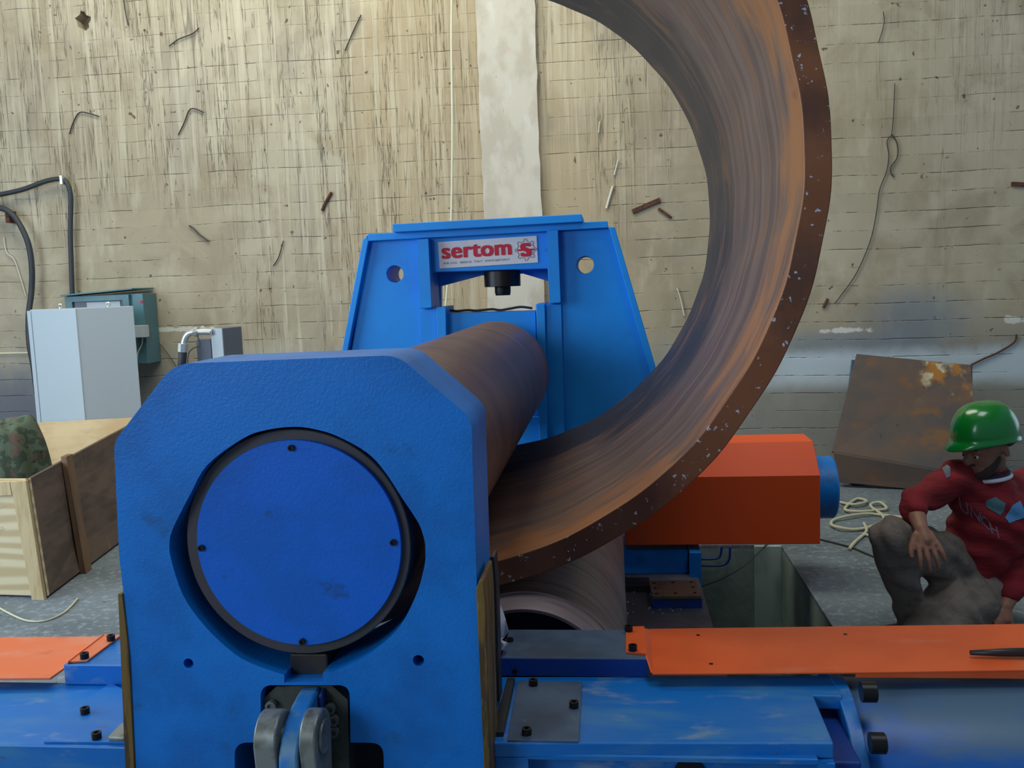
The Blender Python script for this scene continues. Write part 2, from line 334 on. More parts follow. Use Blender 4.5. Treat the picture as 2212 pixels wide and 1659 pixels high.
def lathe(prof, org, axis='Y', n=64, bm=None, cap=True):
    """prof: (distance along axis, radius)"""
    bm = bm or bmesh.new(); org = Vector(org); rings = []; uvl = bm.loops.layers.uv.verify()
    for h, r in prof:
        ring = []
        for i in range(n):
            a = 2*PI*i/n; c, s = math.cos(a)*r, math.sin(a)*r
            d = Vector((c,h,s)) if axis == 'Y' else (Vector((h,c,s)) if axis == 'X' else Vector((c,s,h)))
            ring.append(bm.verts.new(org+d))
        rings.append(ring)
    L = 0
    for k in range(len(rings)-1):
        dl = math.dist(prof[k], prof[k+1])
        for i in range(n):
            j = (i+1) % n; f = bm.faces.new((rings[k][i], rings[k][j], rings[k+1][j], rings[k+1][i]))
            for lp, uv in zip(f.loops, ((i/n*2, L), ((i+1)/n*2, L), ((i+1)/n*2, L+dl), (i/n*2, L+dl))): lp[uvl].uv = uv
        L += dl
    if cap:
        for rg in (rings[0], rings[-1]):
            if prof[0][1] > 1e-5: bm.faces.new(rg)
    return bm
def tube(pts, r, n=8, bm=None, closed=False):
    bm = bm or bmesh.new(); P = [Vector(p) for p in pts]; N = len(P); rings = []; up = None
    for i in range(N):
        t = (P[(i+1)%N]-P[i-1]) if closed else (P[min(i+1,N-1)]-P[max(i-1,0)])
        t.normalize()
        if up is None: up = t.orthogonal().normalized()
        up = (up - t*up.dot(t)).normalized(); sd = t.cross(up)
        rr = r[i] if isinstance(r, (list,tuple)) else r
        rings.append([bm.verts.new(P[i]+(up*math.cos(2*PI*k/n)+sd*math.sin(2*PI*k/n))*rr) for k in range(n)])
    for i in range(N if closed else N-1):
        a, b = rings[i], rings[(i+1)%N]
        for k in range(n): bm.faces.new((a[k], a[(k+1)%n], b[(k+1)%n], b[k]))
    if not closed: bm.faces.new(rings[0]); bm.faces.new(rings[-1])
    return bm
def bolt_mesh(name, r, h, axis, mat):
    bm = bmesh.new(); prof = [(0,r),(h,r),(h,r*.55),(h*.55,r*.5),(h*.55,1e-5)]
    lathe([(a,b) for a,b in prof], (0,0,0), axis, 16, bm, cap=False)
    me = bpy.data.meshes.new(name); bmesh.ops.recalc_face_normals(bm, faces=bm.faces); bm.to_mesh(me); bm.free(); me.materials.append(mat)
    return me
BOLT_Z = bolt_mesh('cap_screw', .0105, .014, 'Z', BLACK_OX)
BOLT_Y = bolt_mesh('cap_screw', .0065, -.006, 'Y', BLACK_OX)
def bolt(parent, loc, me=BOLT_Z, name='bolt'):
    o = bpy.data.objects.new(name, me); return link(o, parent, loc)
def text_to(parent, name, body, width, height, org, ux, uz, mat, bold=0, thick=.001, label=None):
    """lettering centred on org, fitted to width x height; bold thickens the strokes sideways"""
    cu = bpy.data.curves.new('t', 'FONT'); cu.body = body; cu.size = 1; cu.space_character = 1.06
    o = bpy.data.objects.new('t', cu); C.objects.link(o); bpy.context.view_layer.update()
    me = bpy.data.meshes.new_from_object(o.evaluated_get(bpy.context.evaluated_depsgraph_get())); bpy.data.objects.remove(o)
    xs = [v.co.x for v in me.vertices]; ys = [v.co.y for v in me.vertices]
    kx = (width-2*bold)/(max(xs)-min(xs)); ky = height/(max(ys)-min(ys)); mx, my = (max(xs)+min(xs))/2, (max(ys)+min(ys))/2
    n = ux.cross(uz).normalized(); bm = bmesh.new()
    for k, sh in enumerate((0,) if not bold else (-1,-.5,0,.5,1)):
        for kk, dy in enumerate((0,) if not bold else (-.35,.35)):
            vs = [bm.verts.new(org+ux*((v.co.x-mx)*kx+sh*bold)+uz*((v.co.y-my)*ky+dy*bold)+n*(thick+.00016*(2*k+kk))) for v in me.vertices]
            for p in me.polygons:
                try: bm.faces.new([vs[i] for i in p.vertices])
                except ValueError: pass
    me2 = bpy.data.meshes.new(name); bm.to_mesh(me2); bm.free(); bpy.data.meshes.remove(me)
    me2.materials.append(mat)
    o = bpy.data.objects.new(name, me2); link(o, parent, (0,0,0))
    if label: o['label'] = label
    return o

# ------------------------------------------------------------------ setting
hc = PY(180,45,WY); hole = [(hc.x+a*(1+.25*math.sin(k*2.3)), hc.z+b*(1+.2*math.cos(k*1.7))) for k,(a,b) in enumerate([(math.cos(t)*.065, math.sin(t)*.07) for t in [i*PI/7 for i in range(14)]])]
bm = prism([(-9,-.2),(7,-.2),(7,6.8),(-9,6.8)], [hole], WY, WY+.12); box(bm, (-9,WY+.12,-.2), (7,WY+.3,6.8))
tag(obj('wall_back', bm, CONC, centre=False), kind='structure')
a, b = PY(1030,0,WY-.05), PY(1155,0,WY-.05)
bm = bmesh.new(); zs = [0+.12*i for i in range(56)]
L = [(a.x-.01+random.uniform(-.006,.006)*1.2, zv) for zv in zs]; Rr = [(b.x+.0+random.uniform(-.007,.007), zv) for zv in zs]
prism(L+Rr[::-1], [], WY-.06, WY-.001, bm)
tag(obj('trim_1', bm, PILAST, centre=False), kind='structure')
# floor with the machine pit cut out of it
PX0, PX1, PY0, PY1 = -1.75, .955, 1.2, 5.45
bm = bmesh.new()
for (x0,x1,y0,y1) in ((-9,PX0,-4,WY),(PX1,7,-4,WY),(PX0,PX1,-4,PY0),(PX0,PX1,PY1,WY)): box(bm, (x0,y0,-.02), (x1,y1,0))
tag(obj('floor', bm, FLOORM, centre=False), kind='structure')
bm = bmesh.new()
box(bm, (PX0-.2,PY0-.2,-1.3), (PX1+.2,PY1+.2,-1.1))
box(bm, (PX0-.2,PY0-.2,-1.1), (PX0,PY1+.2,-.021)); box(bm, (PX1,PY0-.2,-1.1), (PX1+.2,PY1+.2,-.021))
box(bm, (PX0,PY1,-1.1), (PX1,PY1+.2,-.021)); box(bm, (PX0,PY0-.2,-1.1), (PX1,PY0,-.021))
tag(obj('floor_pit', bm, PITM, centre=False), kind='structure')
tag(obj('painted_light_box', B((.80,PY1-.03,-1.1),(PX1-.001,PY1-.001,-.001)), pbr('painted_pit_light', srgb(176,198,192), [(srgb(130,152,146),(6,6,3),.4,.65,.7)], rough=.9), centre=False), kind='structure')  # pale box stands in for light grazing the pit wall corner
tag(obj('ceiling', B((-9,-4,6.9),(7,WY,7.0)), CONC, centre=False), kind='structure')

# ------------------------------------------------------------------ near end housing
HY, HT = 1.75, .2
dh = thing('end_housing', 'large blue chamfered steel end housing with oval opening, nearest the camera', 'machine housing', (-.63, HY+HT/2, -.5))
top = [(1052,1760),(1030,1264),(1021,996),(1019,905),(858,767),(375,786),(246,955),(258,1209),(262,1240),(281,1416),(298,1760)]
bot = PZ(300,1760,0)
o2 = pxl(top, HY); xr, xl = o2[0][0], o2[-1][0]
o2 = fillet(o2, [0,0,0,.055,.075,.085,.055,0,0,0,0], 8)
o2 = [(xr-.005,-.5)] + o2 + [(xl,-.5)]
arcpts = [(697,1455),(731,1448),(786,1422),(824,1396),(858,1362),(882,1322),(904,1272),(917,1222),(919,1195),(917,1168),(907,1136),(889,1106),(868,1075),(832,1020),(793,978),(728,942),(679,927),(634,922),(575,929),(523,948),(448,1004),(412,1066),(392,1104),(373,1143),(366,1172),(370,1210),(396,1287),(442,1352),(500,1407),(545,1434),(614,1458)]
op = [(v.x, v.y) for v in catmull([(p[0],p[1],0) for p in arcpts], 4)]
op = pxl(op + [(614,1475),(697,1473)], HY)
cut = pxl(fillet([(563,1604),(563,1480),(755,1480),(757,1604),(828,1605),(832,1800),(507,1800),(507,1604)], [3,25,25,0,28,0,0,28], 6), HY)
h1 = PY(407,1433,HY); h2 = PY(904,1427,HY)
bm = prism(o2, [op, cut, circle(h1.x,h1.z,.0105,20), circle(h2.x,h2.z,.0115,20)], HY, HY+HT)
obj('housing_plate', bm, BLUE, dh, bev=.006, seg=3)
# wear strips
L = pxl([(257,1281),(266,1281),(281,1416),(297,1760),(277,1760)], HY)
obj('wear_strip', prism(L+[(L[-1][0],-.4)][:0], [], HY-.004, HY+.03), RUST_STRIP, dh, bev=.0015, label='tall thin rust-stained strip on the left edge')
L = pxl([(1030,1270),(1037,1250),(1046,1250),(1050,1300),(1064,1760),(1052,1760)], HY)
obj('wear_strip', prism(L, [], HY-.012, HY+.12), RUST_STRIP, dh, bev=.0015, label='tall rust-stained strip on the right edge')
L = pxl([(1056,1212),(1061,1199),(1069,1200),(1074,1260),(1081,1512),(1066,1512)], HY+HT+.01)
obj('guide_strip', prism(L, [], HY+HT, HY+HT+.05), DARK_STEEL, dh, bev=.002, label='dark oily guide strip behind the right edge')
L = pxl([(633,1405),(713,1405),(716,1449),(631,1449)], HY+.06)
obj('bearing_key', prism(L, [], HY+.04, HY+HT-.01), DARK_STEEL, dh, bev=.004)

bm = B((-.95,HY+HT+.02,-.5),(-.32,HY+HT+.06,.74)); box(bm, (-.95,HY+HT,-.5),(-.90,HY+HT+.02,.5)); box(bm, (-.37,HY+HT,-.5),(-.32,HY+HT+.02,.5))
obj('shade_backing', bm, BLACK_RUB, dh)  # dark sheet added so the lower cut-outs look shaded

# tilting clevis below the opening
YB = HY+.02
L = pxl(fillet([(568,1510),(597,1483),(716,1480),(751,1512),(757,1760),(566,1760)], [3,2,2,8,0,0], 3), YB)
cv = thing('tilt_clevis', 'grey steel clevis with pin and blue lug in the cut-out of the near housing', 'clevis', (PY(660,1600,1.7).x, 1.72, PY(660,1760,1.7).z))
obj('back_plate', prism(L, [], YB, YB+.05), pbr('oily_steel', srgb(92,92,84), [(srgb(60,58,52),(12,12,12),.45,.62,.7)], rough=.45, metal=.4), cv, bev=.004)
def yz_plate(x0, x1, prof, mat, name, parent, bev=.004, label=None):
    return obj(name, slab([(x0, p[0], p[1]) for p in prof], Vector((x1-x0,0,0))), mat, parent, bev=bev, seg=3, smooth='auto', label=label)
def cheek(pxa, pxb, yc, half, topy):
    a, b = PY(pxa, 1600, yc-half*.7).x, PY(pxb, 1600, yc-half*.7).x
    zt = PY((pxa+pxb)/2, topy, yc).z; zc = zt-half
    prof = [(yc+half*math.cos(t), zc+half*1.0*math.sin(t)) for t in [PI*i/28 for i in range(29)]]
    prof += [(yc-half*.72, zc-.16), (yc+half*.72, zc-.16)]
    return a, b, zc, prof
a1,b1,zc1,pr = cheek(552, 600, 1.665, .052, 1536); yz_plate(a1, b1, pr, GREY_STEEL, 'link_cheek', cv)
a2,b2,zc2,pr = cheek(650, 685, 1.665, .052, 1534); yz_plate(a2, b2, pr, GREY_STEEL, 'link_cheek', cv)
obj('pin', lathe([(a1-.003,.018),(b2+.004,.018),(b2+.0045,.012),(b2-.001,.011)], (0,1.665,zc2+.0), 'X', 24), GREY_STEEL, cv, bev=.001)
obj('pin_washer', lathe([(b2,.033),(b2+.006,.033)], (0,1.665,zc2), 'X', 32), GREY_STEEL, cv, bev=.002)
zl = PY(640,1486,1.76).z; xa, xb = b1+.004, a2-.003
pr = [(YB,zl),(1.735,zl-.002),(1.70,zl-.008),(1.66,zl-.022),(1.632,zl-.042),(1.614,zl-.07),(1.605,zl-.12),(1.61,zl-.18),(YB,zl-.22)]
LUG = pbr('worn_blue_paint', srgb(30,116,190), [(srgb(92,132,156),(14,14,14),.46,.6,.8), (srgb(130,116,98),(20,20,20),.62,.7,.7)], rough=.4)
yz_plate(xa, xb, [(p[0],p[1]) for p in pr], LUG, 'lug', cv, bev=.006)
yz_plate(xb+.001, PY(697,1550,1.74).x, [(YB,zl-.002),(1.742,zl-.008),(1.742,zl-.09),(YB,zl-.09)], BLUE_DARK, 'spacer', cv)
for (px_,py_) in ((588,1522),(715,1528),(722,1553),(722,1578)):
    p = PY(px_,py_,YB-.004); o = bolt(cv, p, bolt_mesh('clevis_bolt', .0115, -.012, 'Y', GREY_STEEL), 'bolt')

# ------------------------------------------------------------------ top roll
RX, RZ = -.640, 1.098
tr = thing('top_roll', 'long brown steel top roll running from near housing to far housing', 'roll', (RX, 3.4, RZ-.293))
c0 = PY(642,1173,1.775)
prof = [(2.02,.18),(2.02,.275),(2.035,.291),(2.10,.293),(4.80,.289),(4.82,.284),(4.83,.284),(4.85,.289),(5.04,.289),(5.05,.282),(5.05,.1)]
obj('roll_body', lathe(prof, (RX,0,RZ), 'Y', 128), ROLL, tr, smooth='auto')
rr = .2345
obj('bearing_collar', lathe([(1.775,.19),(1.775,rr-.002),(1.777,rr),(2.02,rr),(2.02,.19)], (c0.x,0,c0.z), 'Y', 128), COLLAR, tr, smooth='auto')
c1 = PY(643,1175,1.762)
dc = obj('cover_disc', lathe([(1.774,.001),(1.774,.2125),(1.7635,.2125),(1.762,.2114),(1.762,.001)], (c1.x,0,c1.z), 'Y', 128), BLUE_DISC, tr, smooth='auto')
for p in ((630,967),(850,1171),(654,1385),(436,1183)):
    q = PY(*p,1.762); bolt(dc, q, BOLT_Y, 'screw')

# ------------------------------------------------------------------ side roll
sx, sz, sr = -.262, .462, .286
sdr = thing('side_roll', 'grey-brown side roll with hollow end, under the curved plate', 'roll', (sx, 3.4, sz-sr))
prof = [(2.64,.001),(2.64,.226),(2.43,.240),(2.42,.252),(2.46,.274),(2.48,.277),(2.482,.281),(2.52,.286),(4.9,.286),(4.9,.1)]
obj('roll_body', lathe(prof, (sx,0,sz), 'Y', 128), ROLL2, sdr, smooth='auto')
obj('roll_journal', lathe([(4.9,.17),(5.12,.17)], (sx,0,sz), 'Y', 48), DARK_STEEL, sdr, smooth='auto')
obj('recess_shade_disc', lathe([(2.62,.001),(2.62,.214),(2.635,.214)], (sx,0,sz), 'Y', 64), DARK_STEEL, sdr, smooth='auto')  # dark disc paints in the shade inside the hollow roll end

# ------------------------------------------------------------------ rolled plate
def ring_mesh():
    bm = bmesh.new(); uvl = bm.loops.layers.uv.verify(); NA, NV = 150, 16
    a0, a1 = math.radians(-103), math.radians(97); th = .069
    g = {}
    for side in (0,1):
        for i in range(NA+1):
            a = a0+(a1-a0)*i/NA
            for j in range(NV+1):
                t = j/NV; y = 2.45+2.05*t
                cx, cz, r = -.597-.018*t, 1.893-.020*t, 1.088-.004*t
                R = r+th*side+ .0025*math.sin(a*23+t*4)*math.sin(a*7)
                yy = y + (.006*math.sin(a*9)+.003*math.sin(a*31) if j == 0 else 0)
                g[side,i,j] = bm.verts.new((cx+R*math.cos(a), yy, cz+R*math.sin(a)))
    def face(vs, uvs, mi, sm=True):
        f = bm.faces.new(vs); f.material_index = mi; f.smooth = sm
        for lp, uv in zip(f.loops, uvs): lp[uvl].uv = uv
    for side in (0,1):
        for i in range(NA):
            for j in range(NV):
                uu = lambda i,j: ((a0+(a1-a0)*i/NA)*1.09, 2.05*j/NV)
                face((g[side,i,j],g[side,i+1,j],g[side,i+1,j+1],g[side,i,j+1]), (uu(i,j),uu(i+1,j),uu(i+1,j+1),uu(i,j+1)), 0)
    for i in range(NA):
        for j in (0,NV): face((g[0,i,j],g[1,i,j],g[1,i+1,j],g[0,i+1,j]), ((0,0),)*4, 1, False)
    for i in (0,NA):
        for j in range(NV): face((g[0,i,j],g[1,i,j],g[1,i,j+1],g[0,i,j+1]), ((0,0),)*4, 1, False)
    return bm
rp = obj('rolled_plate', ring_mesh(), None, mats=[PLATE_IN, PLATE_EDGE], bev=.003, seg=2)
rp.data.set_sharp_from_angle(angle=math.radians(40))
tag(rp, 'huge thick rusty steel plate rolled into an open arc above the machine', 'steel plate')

# ------------------------------------------------------------------ far end housing
FY = 5.17
fh = thing('rear_housing', 'bright blue tapered far housing with red and white maker plate', 'machine housing', (-.66, FY+.15, -.5))
def fpx(p, Y=FY): return pxl(p, Y)
lw = 2400
outl = fpx([(797,520),(1322,493),(1416,800),(1500,1090)]) ; outl = [(outl[3][0],outl[3][1])]+outl[2:3]+outl[1:2]+outl[0:1]+[(fpx([(660,1100)])[0])]
outl[-1] = (fpx([(738,760)])[0][0]-.15, outl[0][1])
win = fpx([(930,588),(1183,580),(1187,656),(1157,657),(1172,900),(972,905),(965,668),(934,668)])
hL, hR = PY(853,592,FY), PY(1264,572,FY); rh = .0475
holes = [win, circle(hL.x,hL.z,rh,32), circle(hR.x,hR.z,rh,32)]
bm = prism(outl, holes, FY, FY+.25)
obj('housing_frame', bm, BLUE_FAR, fh, bev=.004)
bw = fpx([(953,618),(1040,595),(1130,591),(1190,609),(1190,662),(1178,700),(953,700)], FY+.26)
dx0, dx1, dzb = outl[-2][0], outl[2][0], outl[0][1]
bm = prism(outl, [bw, circle(hL.x,hL.z,rh,32), circle(hR.x,hR.z,rh,32)], FY+.25, FY+.30)
obj('back_plate', bm, BLUE_FAR, fh)
def fstrip(name, pts, y0, y1, mat=BLUE_FAR, bev=.004, label=None):
    return obj(name, prism(pxl(pts, y0), [], y0, y1), mat, fh, bev=bev, label=label)
fstrip('cap_bar', [(847,484),(1256,462),(1259,479),(849,502)], FY-.10, FY+.32)
fstrip('top_flange', [(794,505),(1312,477),(1315,492),(796,521)], FY-.045, FY+.30)
fstrip('edge_flange', [(783,519),(794,507),(796,521),(749,768),(736,768)], FY-.045, FY+.30)
fstrip('edge_flange', [(1315,490),(1328,490),(1428,832),(1412,832)], FY-.045, FY+.30)
fstrip('guide_rib', [(900,517),(925,515),(932,665),(907,667)], FY-.07, FY)
fstrip('guide_rib', [(1181,497),(1205,496),(1211,654),(1187,656)], FY-.07, FY)
fstrip('guide_cheek', [(907,670),(942,666),(945,900),(913,900)], FY-.02, FY+.01)
fstrip('guide_cheek', [(942,664),(963,662),(967,900),(946,900)], FY-.045, FY+.22)
fstrip('guide_cheek', [(1158,657),(1177,655),(1184,960),(1165,960)], FY-.045, FY+.22)
fstrip('guide_cheek', [(1178,658),(1212,656),(1220,960),(1185,960)], FY-.02, FY+.01)
sb = fstrip('slide_block', [(966,677),(1157,672),(1165,960),(972,960)], FY+.02, FY+.20)
p = PY(1142,728,FY+.02); obj('plug', lathe([(-.004,.013),(.001,.013)], p, 'Y', 20), BLACK_OX, sb)
# screw-down cylinder in the window
p = PY(1085,600,FY+.12)
obj('press_cylinder', lathe([(PY(1085,619,FY+.12).z,.104),(PY(1085,585,FY+.12).z,.104)], (p.x,p.y,0), 'Z', 40), BLACK_OX, fh, bev=.003, smooth='auto')
obj('press_piston', lathe([(PY(1085,638,FY+.12).z,.042),(PY(1085,630,FY+.12).z,.046),(PY(1085,619,FY+.12).z,.046)], (p.x,p.y,0), 'Z', 40), BLACK_OX, fh, bev=.002, smooth='auto')
# cable lying on the slide block
pts = [PY(a,b,FY+.1) for a,b in ((962,668),(985,672),(1010,670),(1030,671),(1062,668),(1080,670),(1100,667),(1125,663),(1150,666))]
obj('oil_line', tube(catmull(pts,4), .007, 8), BLACK_RUB, fh)
# the maker plate
SY = FY-.006
q = [PY(946,523,SY), PY(1159,510,SY), PY(1162,566,SY), PY(950,580,SY)]
ux = ((q[1]-q[0])+(q[2]-q[3])).normalized(); uz = Vector((-ux.z,0,ux.x)); W_ = (q[1]-q[0]).length; Hh = (q[0]-q[3]).length
cen = (q[0]+q[1]+q[2]+q[3])/4
cs = [cen+ux*sx_*W_/2+uz*sz_*Hh/2 for sx_,sz_ in ((-1,-1),(1,-1),(1,1),(-1,1))]
sg = obj('maker_plate', slab(cs, Vector((0,.005,0))), WHITE, fh, label='white maker plate with red lettering')
fo = Vector((0,-.0015,0))
text_to(sg, 'lettering', 'sertom', W_*.71, Hh*.46, cen-ux*W_*.115+uz*Hh*.09+fo, ux, uz, RED, bold=.0048, label='red bold word')
text_to(sg, 'lettering', 'M.M. S.P.A.   BRESCIA   ITALY   WWW.SERTOM.IT', W_*.67, Hh*.075, cen-ux*W_*.12-uz*Hh*.32+fo, ux, uz, INK, label='small grey address line')
lc = cen+ux*W_*.385+uz*Hh*.0
gp = []
for k in range(64):
    a = 2*PI*k/64; f_t = (k % 8) in (0,1,7); rad = .060 if f_t else .047
    gp.append(lc+fo+ux*math.cos(a)*rad+uz*math.sin(a)*rad)
obj('emblem_gear', tube(gp, .0011, 6, closed=True), INK, sg)
text_to(sg, 'emblem_letter', 'S', .062, .070, lc+fo*1.4, ux, uz, RED, bold=.0075)
obj('emblem_bar', slab([lc+fo*3+ux*a_*.050+uz*b_*.0045 for a_,b_ in ((-1,-1),(1,-1),(1,1),(-1,1))], Vector((0,.001,0))), RED, sg)

# ------------------------------------------------------------------ left bed
ZB = .65
lb = thing('machine_bed', 'dusty light blue bed table to the left of the near housing', 'machine bed', (-1.6,1.95,-.5))
bx = PZ(268,1612,ZB).x+.005
bm = bmesh.new(); box(bm, (-2.6,1.765,.55), (-1.045,2.075,ZB))
obj('table', bm, BLUE_BED, lb, bev=.004)
bm = bmesh.new(); box(bm, (-2.6,1.80,-.5), (-1.045,2.07,.55)); box(bm, (-2.6,1.772,.3),(-2.3,1.80,.55)); box(bm, (-1.20,1.772,.3),(-1.045,1.80,.55))
box(bm, (-2.6,1.772,.25),(-1.045,1.80,.3))
obj('front_face', bm, BLUE_BED, lb, bev=.004)
wp = obj('cover_plate', slab([PZ(a,b,ZB) for a,b in ((95,1607),(280,1608),(276,1500),(240,1478),(150,1545))], Vector((0,0,.006))), BLUE_BED, lb, bev=.001)
for p in ((184,1541),(209,1595)): bolt(wp, PZ(*p,ZB+.006), name='bolt')
p0 = PZ(258,1600,ZB+.006)
obj('swarf_block', slab([PZ(a,b,ZB+.006) for a,b in ((233,1602),(270,1604),(276,1570),(262,1572))], Vector((0,0,.012))), GREY_STEEL, lb, bev=.004)
blk = B((-1.365,2.058,ZB+.001),(-1.03,2.245,.703))
bb = obj('guide_block', blk, BLUE_BED, lb, bev=.003)
oc = thing('guard_sheet', 'faded orange sheet guard bolted on the left bed block', 'machine guard', (-1.7,2.15,.66))
zt = .704
bm = slab([PZ(a,b,.676) for a,b in ((-420,1384),(213,1379),(148,1441),(109,1469),(-420,1474))], Vector((0,0,.006)))
obj('sheet', bm, ORANGE_FADED, oc, bev=.001)
fl = slab([PZ(a,b,zt) for a,b in ((225,1373),(261,1376),(189,1430),(147,1433))], Vector((0,0,.005)))
bm2 = slab([PZ(213,1379,.679), PZ(225,1373,zt+.003), PZ(147,1433,zt+.003), PZ(146,1442,.679)], Vector((0,0,.005)))
obj('bend', bm2, ORANGE_FADED, oc)
fl = obj('flap', fl, ORANGE_FADED, oc, bev=.001)
for p in ((183,1422),(240,1383)): bolt(fl, PZ(*p,zt+.005), name='bolt')

# ------------------------------------------------------------------ right bed
rb = thing('machine_bed', 'dark dusty blue bed table to the right of the near housing', 'machine bed', (.1,1.97,-.5))
tp = [PZ(a,b,ZB) for a,b in ((1066,1605),(1801,1606),(1757,1502),(1820,1504),(1794,1459),(1076,1462))]
obj('table', slab([p-Vector((0,0,.032)) for p in tp], Vector((0,0,.032))), BLUE_BED, rb, bev=.003)
lx, rx = tp[0].x, tp[1].x; yf = tp[0].y
bm = bmesh.new(); zf = ZB-.032
hx0, hx1 = PY(1137,1637,yf).x, PY(1770,1637,yf).x; zt2 = PY(1450,1637,yf).z
box(bm, (lx,yf+.06,-.5), (rx-.02,2.1,zf-.001))
box(bm, (lx,yf+.004,-.5),(hx0,yf+.06,zf-.001)); box(bm, (hx1,yf+.004,-.5),(rx,yf+.06,zf-.001)); box(bm, (hx0,yf+.004,zt2),(hx1,yf+.06,zf-.001))
obj('front_face', bm, BLUE_BED, rb, bev=.003)
p = PY(1490,1672,yf+.059); obj('round_port', lathe([(-.006,.034),(.001,.034)], p, 'Y', 32), BLACK_OX, rb)
wp = obj('cover_plate', slab([PZ(a,b,ZB) for a,b in ((1096,1603),(1250,1605),(1258,1477),(1118,1474))], Vector((0,0,.005))), STEEL_BLUE, rb, bev=.001)
for p in ((1152,1480),(1240,1528),(1138,1586)): bolt(wp, PZ(*p,ZB+.005), name='bolt')
obj('wiper_bar', slab([PZ(a,b,ZB) for a,b in ((1063,1592),(1088,1592),(1113,1474),(1096,1474))], Vector((0,0,.012))), DARK_STEEL, rb, bev=.002)
bf = PY(1082,1425,2.125).z
bt = [PZ(a,b,bf) for a,b in ((1081,1425),(1398,1418),(1380,1358),(1107,1362))]
yF, yB = (bt[0].y+bt[1].y)/2, (bt[2].y+bt[3].y)/2
gb = obj('guide_block', slab([Vector((bt[0].x,yF,ZB+.001)), Vector((bt[1].x,yF,ZB+.001)), Vector((bt[1].x,yB,ZB+.001)), Vector((bt[0].x,yB,ZB+.001))], Vector((0,0,bf-ZB-.001))), STEEL_BLUE, rb, bev=.002)
fb = obj('block_front', slab([Vector((p[0],yF-.003,p[1])) for p in ((bt[0].x,ZB+.002),(bt[1].x,ZB+.002),(bt[1].x,bf-.002),(bt[0].x,bf-.002))], Vector((0,.003,0))), BLUE_DARK, rb)
for pp in ((1101,1391),): bolt(gb, PZ(*pp,bf-.008), name='recessed_screw')
p = PY(1112,1450,yF-.003); bolt(fb, p, BOLT_Y, 'screw')
obj('end_bracket', slab([Vector((rx+.0,yf+.05,.05)), Vector((rx+.062,yf+.05,.05)), Vector((rx+.062,2.12,.05)), Vector((rx+.0,2.12,.05))], Vector((0,0,.545))), BLUE_DARK, rb, bev=.004)
oc = thing('guard_sheet', 'long orange sheet guard lying over the right bed and cylinder', 'machine guard', (.6,2.2,.68))
sz0 = bf-.012
sh = [PZ(a,b,sz0) for a,b in ((1409,1455),(1860,1452),(2330,1445),(2330,1346),(1404,1358))]
oc_sheet = obj('sheet', slab(sh, Vector((0,0,-.004))), ORANGE, oc, bev=.001)
a_, b_ = PZ(1850,1453,sz0), PZ(2330,1445,sz0)
obj('front_lip', slab([a_-Vector((0,-.006,.002)), b_-Vector((0,-.006,.002)), b_-Vector((0,-.006,.026)), a_-Vector((0,-.006,.014))], Vector((0,.004,0))), ORANGE, oc)
fl = obj('flap', slab([PZ(a,b,bf) for a,b in ((1352,1413),(1397,1416),(1392,1357),(1352,1358))], Vector((0,0,.006))), ORANGE, oc, bev=.001)
obj('bend', slab([PZ(1397,1416,bf+.004), PZ(1409,1452,sz0), PZ(1406,1360,sz0), PZ(1392,1357,bf+.004)], Vector((-.003,0,-.002))), ORANGE, oc)
for p in ((1367,1405),(1358,1363)): bolt(fl, PZ(*p,bf+.006), name='bolt')
q0, q1 = PZ(2096,1410,sz0+.012), PZ(2330,1408,sz0+.016)
tag(obj('pry_bar', tube([q0, q0.lerp(q1,.3), q1], [.006,.010,.013], 8), DARK_STEEL, smooth=True), 'dark tapered steel pry bar lying on the long orange guard', 'tool')

# ------------------------------------------------------------------ hydraulic cylinder
hy, hz = 2.12, .39
hcy = thing('hydraulic_cylinder', 'big dusty blue hydraulic cylinder with round bolted flange at lower right', 'hydraulic cylinder', (.95,hy,hz-.26))
fx = PY(1868,1560,1.86).x+.027
DUSTY = pbr('oil_dusted_blue', srgb(14,92,178), [(srgb(84,110,120),(1.4,4,4),.42,.6,.8), (srgb(0,80,190),(3,3,3),.55,.66,.8)], rough=.38)
obj('barrel', lathe([(fx+.001,.25),(2.4,.25)], (0,hy,hz), 'X', 96), DUSTY, hcy, smooth='auto')
obj('flange', lathe([(fx-.032,.262),(fx,.262)], (0,hy,hz), 'X', 96), BLUE_BED, hcy, smooth='auto', bev=.003)
for (a,b) in ((1872,1495),(1891,1605)):
    p = PX(a-12,b,fx+.0)
    o = obj('nut', lathe([(0,.022),(.030,.022),(.032,.019)], p, 'X', 24), BLACK_OX, hcy, smooth='auto')

# ------------------------------------------------------------------ machine base and rear drive
mb = thing('machine_base', 'dark oily steel machine base down in the pit behind the right bed', 'machine base', (-.5,4,-1.1))  # the machine's own base frame, standing in the pit
obj('base_frame', B((-1.55,2.4,-1.1),(.40,5.30,.09)), pbr('oily_grey_steel', srgb(94,96,108), [(srgb(70,72,78),(6,6,6),.4,.62,.7), (srgb(52,50,50),(16,16,16),.62,.72,.5)], rough=.5, metal=.25), mb, bev=.004)
pq = [PZ(a,b,.15) for a,b in ((1409,1288),(1515,1287),(1504,1253),(1402,1254))]
pd = obj('pad_plate', slab([Vector((p.x,p.y,.135)) for p in pq], Vector((0,0,.015))), BRONZE, mb, bev=.002, label='small brown drilled plate')
obj('pad_block', slab([Vector((p.x+.004,p.y+.004,.09)) for p in pq], Vector((0,0,.045))), BLUE_DARK, mb, bev=.002)
bm = bmesh.new()
